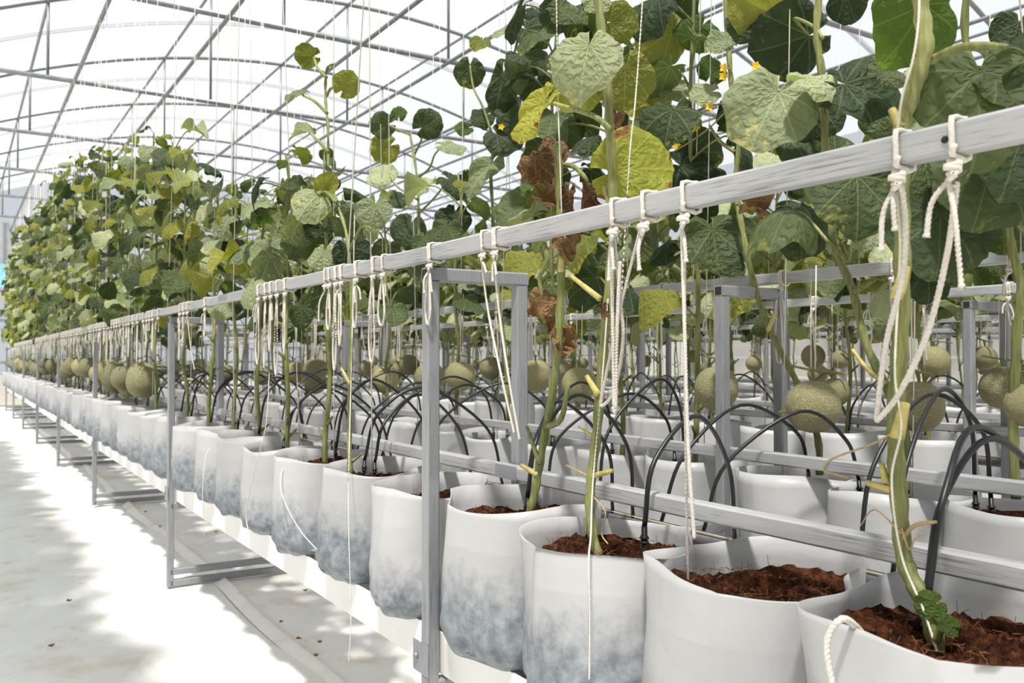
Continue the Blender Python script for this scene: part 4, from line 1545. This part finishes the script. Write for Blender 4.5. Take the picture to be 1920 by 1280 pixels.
# ------------------------------------------------------------------ strings from the overhead tubes
R = random.Random(31)
for r in (1, 2, 3, 4):
    for num, x, y in BAGPOS[r]:
        if y > (20 if r == 1 else 12 if r == 2 else 6):
            continue
        if r == 1 and num in (1, 2, 3, 4, 5):
            continue
        for q in range(2 if (r <= 2 and num % 3 == 0) else 1):
            bot = Vector((x + R.uniform(-.03, .03), y + R.uniform(-.06, .06), BAGZ + .215 if q == 0 else RAILZ))
            if q and r == 1:
                bot.x = BENCH_X[0] + .018
            topp = Vector((CARR[r] + R.uniform(-.02, .02), y + R.uniform(-.22, .22), CHORD_Z - .03))
            b = MB()
            m = bot.lerp(topp, .5) + Vector((0, R.uniform(-.01, .01), 0))
            b.tube([(0, 0, 0), m - bot, topp - bot], .0017, 4)
            b.tube([topp - bot + Vector((.02 * math.cos(a), 0, .02 * math.sin(a))) for a in np.linspace(0, 6.0, 7)], .002, 4)
            tag(b.build('plant_string', 'string', None, bot), '%sthin white string running overhead from the %s bag of the %s row' % ('second ' if q else '', ordinal(num), ROWN[r]), 'string', 'overhead plant strings')

# ------------------------------------------------------------------ cords tied to the rails
CORD_N = {}


def rail_wrap(b, c, turns, r, sgn):
    """turns of cord around the rail, centred at local c (origin at the rail axis)"""
    s = HT / 2 + r * .9
    for t in range(turns):
        y = c + (t - (turns - 1) / 2) * r * 2.3
        pts = [(-s, y, -s), (-s, y, 0), (-s, y, s), (0, y + r * .3, s + .001), (s, y + r, s), (s, y + r, -s), (0, y + r, -s - .001), (-s, y, -s), (-s, y - r, -s * .5)]
        b.tube(bez(pts, 2), r, 6)


def cord(r, y, L, kind, R, hi=False, rr=None, side=0.0, tail=.06):
    b_x = BENCH_X[(r - 1) // 2]
    X = b_x + (PX[0] if r % 2 else PX[3])
    rr = rr or .0026
    CORD_N[r] = CORD_N.get(r, 0) + 1
    names = {'loop': 'looped white cord', 'tail': 'short knotted cord', 'line': 'straight hanging cord', 'vee': 'vee-shaped white cord'}
    e = empty('tied_cord', (X, y, RAILZ), label='%s tied to the %s rail, %s from the near end' % (names[kind], ROWN[r], ordinal(CORD_N[r])), cat='cord', group='cords tied to rails')
    s = HT / 2 + rr
    lob = 3 if hi else 0
    sg = 9 if hi else 5
    tw = 420 if hi else 0
    nst = 14 if hi else 5
    b = MB()
    rail_wrap(b, 0, 1 if (hi and y < 1.3) else R.choice([1, 2, 2]), rr, -1)
    b.build('wrap', 'rope', e)
    k0 = Vector((-s * .9, 0, -s - rr * 2))
    b = MB()
    kn = [k0 + Vector((rr * 1.6 * math.sin(t * 2.1), rr * 2.0 * math.cos(t * 3.0), -rr * 1.3 * t / 1.5)) for t in np.linspace(0, 6.3, 12)]
    b.tube(bez(kn, 2), rr * 1.05, 6)
    b.build('knot', 'rope', e)
    k1 = kn[-1]
    b = MB()
    if kind == 'loop':
        w = R.uniform(.008, .02)
        pts = [k1, k1 + Vector((-.003, -w * .6, -L * .3)), k1 + Vector((-.004, -w, -L * .75)), k1 + Vector((-.004, -w * .55, -L * .97)), k1 + Vector((-.003, 0, -L)),
               k1 + Vector((-.002, w * .6, -L * .95)), k1 + Vector((-.002, w, -L * .7)), k1 + Vector((-.002, w * .5, -L * .25)), k1 + Vector((0, .002, 0))]
        b.tube(bez(pts, nst), rr, sg, twist=tw, lobes=lob)
        b.build('loop', 'rope', e)
    elif kind == 'line':
        pts = [k1, k1 + Vector((.004, side * .2, -L * .3)), k1 + Vector((.01, side * .7, -L * .7)), k1 + Vector((.02, side, -L))]
        b.tube(bez(pts, nst * 3), rr * .85, sg, twist=tw, lobes=lob)
        b.build('hanging_end', 'rope', e)
    elif kind == 'vee':
        pts = [k1, k1 + Vector((.01, side * .5, -L * .5)), k1 + Vector((.02, side * .98, -L * .97)), k1 + Vector((.02, side * 1.02, -L)), k1 + Vector((.022, side * .95, -L * .985)),
               k1 + Vector((.015, side * .3, -L * .5)), k1 + Vector((.01, -side * .35, -.03))]
        b.tube(bez(pts, nst * 2), rr, sg, twist=tw, lobes=lob)
        b.build('loop', 'rope', e)
    b = MB()
    for q in range(R.choice([1, 2])):
        dx, dy = R.uniform(-.012, .004), R.uniform(-.03, .03)
        tl = tail * R.uniform(.6, 1.3)
        b.tube(bez([k1, k1 + Vector((dx, dy * .7, -tl * .4)), k1 + Vector((dx, dy, -tl))], nst), [rr * .9] * (2 * nst - 1) + [rr * 1.1, rr * 1.3], sg, twist=tw, lobes=lob)
    b.build('tail', 'rope', e)
    return e


def raily(x):
    """Y on the aisle rail's face below this column of the photograph"""
    d = ray(x, 500)
    return (BENCH_X[0] - HT / 2) / d.x * d.y


R = random.Random(61)
# near ties, by eye along the rail
near = [(1790, .085, 'tail', .0, .085), (1685, .02, 'tail', .0, .05), (1283, .40, 'line', .0, .05), (1208, .05, 'tail', .03, .04), (1150, .24, 'vee', .02, .05),
        (928, .31, 'line', -.05, .04), (905, .30, 'line', -.075, .03), (806, .105, 'loop', .0, .05), (718, .10, 'loop', .0, .05), (700, .18, 'loop', .0, .06), (668, .10, 'loop', 0, .06),
        (640, .14, 'loop', 0, .05), (630, .20, 'loop', 0, .07), (618, .10, 'loop', 0, .07), (610, .10, 'tail', 0, .09), (535, .16, 'loop', 0, .05), (520, .22, 'loop', 0, .05), (508, .15, 'loop', 0, .05), (498, .2, 'loop', 0, .04),
        (485, .19, 'loop', 0, .05), (470, .05, 'tail', 0, .05), (385, .09, 'loop', 0, .05), (352, .22, 'line', -.04, .05), (345, .1, 'loop', 0, .05), (338, .18, 'loop', 0, .05)]
for x, L, kind, side, tail in near:
    cord(1, raily(x), L, kind, R, hi=True, rr=.0031 if x > 1100 else .0026, side=side, tail=tail)
y = 4.3
while y < 17:
    cord(1, y, R.uniform(.08, .2), R.choice(['loop', 'loop', 'line', 'tail']), R)
    y += R.uniform(.07, .17) * (1 if y < 9 else 1.6)
for r, y1, st in ((2, 8, .22), (3, 6, .28), (4, 6, .35)):
    y = rowX(r) / 1.92 - .2
    while y < y1:
        cord(r, y, R.uniform(.07, .2), R.choice(['loop', 'tail', 'line']), R, rr=.0028)
        y += R.uniform(.6, 1.5) * st

# the long rope that swings between two ties near the end of the aisle rail
def rope_thing(name, pts, label, rr=.0032, mat='rope'):
    base = pts[0]
    b = MB()
    b.tube(bez([p - base for p in pts], 26), rr, 9, twist=380, lobes=3)
    return tag(b.build(name, mat, None, base), label, 'rope', 'ropes hung on the vines')


X0 = BENCH_X[0] - HT / 2 - .006
rope_thing('twisted_rope', [onX(1690, 345, X0 + .008), onX(1698, 430, X0 + .02), onX(1692, 520, X0 + .035), onX(1662, 640, X0 + .05), onX(1645, 770, X0 + .065), onX(1650, 782, X0 + .065), onX(1690, 730, X0 + .06),
                            onX(1740, 620, X0 + .045), onX(1775, 480, X0 + .03), onX(1792, 360, X0 + .012), onX(1790, 345, X0 + .008)], 'thick twisted white rope swinging in a long vee beside the thick stem')
rope_thing('twisted_rope', [onX(1682, 360, X0 + .01), onX(1688, 450, X0 + .03), onX(1685, 540, .885), onX(1678, 700, .888), onX(1690, 800, .89), onX(1672, 900, .885), onX(1690, 1040, .885), onX(1730, 1140, .878), onX(1760, 1230, .876)],
           'thin white cord wound down the thick near stem', .0015, 'string')
rope_thing('twisted_rope', [onX(1150, 425, X0 + .01), onX(1163, 560, X0 + .03), onX(1168, 640, X0 + .04), onX(1152, 730, X0 + .05), onX(1128, 760, X0 + .055), onX(1133, 720, X0 + .05), onX(1165, 570, X0 + .03), onX(1208, 400, X0 + .01)],
           'white rope looped low between two ties above the third bag', .0027)
rope_thing('twisted_rope', [onX(1562, 1290, .742), onX(1550, 1225, .742), onX(1556, 1185, .746), onX(1580, 1160, .756), onX(1608, 1178, .785), onX(1635, 1215, .82)], 'white rope end bent over the rim of the first bag', .0036)
rope_thing('twisted_rope', [onX(1683, 240, .89), onX(1692, 180, .885), onX(1712, 110, .885), onX(1722, 40, .887), onX(1724, -40, .89)], 'thin white cord beside the upper thick stem', .0015, 'string')
rope_thing('twisted_rope', [onX(1290, 1115, .86), onX(1288, 1000, .85), onX(1285, 800, .82), onX(1284, 600, .80), onX(1283, 440, X0 + .01)], 'straight white cord falling into the second bag', .0022)
rope_thing('twisted_rope', [onX(1105, 1275, .752), onX(1106, 1150, .752), onX(1104, 1050, .758), onX(1108, 1000, .80), onX(1112, 900, .87), onX(1130, 700, .893), onX(1140, 560, .9)], 'pale cord hanging down the front of the third bag', .0016)
rope_thing('twisted_rope', [onX(654, 1240, .74), onX(658, 1150, .74), onX(654, 1000, .75), onX(654, 880, .78), onX(660, 640, .86), onX(665, 400, .88)], 'frayed tan string dangling in front of the sixth bag', .0014, 'string')
rope_thing('twisted_rope', [onX(594, 1030, .75), onX(560, 990, .745), onX(530, 930, .745), onX(527, 890, .76), onX(540, 870, .79)], 'tan cord sagging against the seventh bag', .0016, 'string')
rope_thing('twisted_rope', [onX(466, 1000, .745), onX(462, 960, .745), onX(475, 890, .75), onX(498, 800, .77), onX(505, 700, .79)], 'tan cord trailing over the ninth bag', .0016, 'string')
rope_thing('twisted_rope', [onX(383, 1005, .745), onX(380, 920, .745), onX(385, 860, .76), onX(395, 840, .78)], 'pale cord hanging below the eleventh bag', .0016, 'string')

# ------------------------------------------------------------------ little things on the floor
R = random.Random(8)
for i, (x, y) in enumerate([(405, 998), (573, 1108), (525, 1167), (560, 1198), (600, 1205), (594, 1230), (272, 960), (300, 988), (96, 1212), (130, 1127)]):
    d = ray(x, y)
    P = CAM + d * ((0.006 - CAM.z) / d.z)
    b = MB()
    for q in range(6):
        a = R.uniform(0, 6.28)
        l = R.uniform(.006, .013)
        b.tube([(0, 0, .003), (l * .6 * math.cos(a), l * .6 * math.sin(a), .006), (l * math.cos(a), l * math.sin(a), R.uniform(.001, .008))], [.0035, .0028, .001], 5)
    tag(b.build('fallen_flower', 'debris', None, P), 'shrivelled brown flower on the white ground sheet, %s of the scattered ones' % ordinal(i + 1), 'fallen flower', 'fallen flowers on the sheet')

rope_thing('plant_string', [onX(1165, 560, .88), onX(1180, 300, .885), onX(1192, 180, .89), onX(1206, -20, .90), onX(1212, -160, .905)], 'white string rising beside the scorched yellow leaf', .0015, 'string')
rope_thing('plant_string', [onX(1053, 400, .89), onX(1050, 300, .89), onX(1046, 180, .89), onX(1043, -20, .90), onX(1040, -160, .905)], 'white string rising through the dried leaves', .0015, 'string')
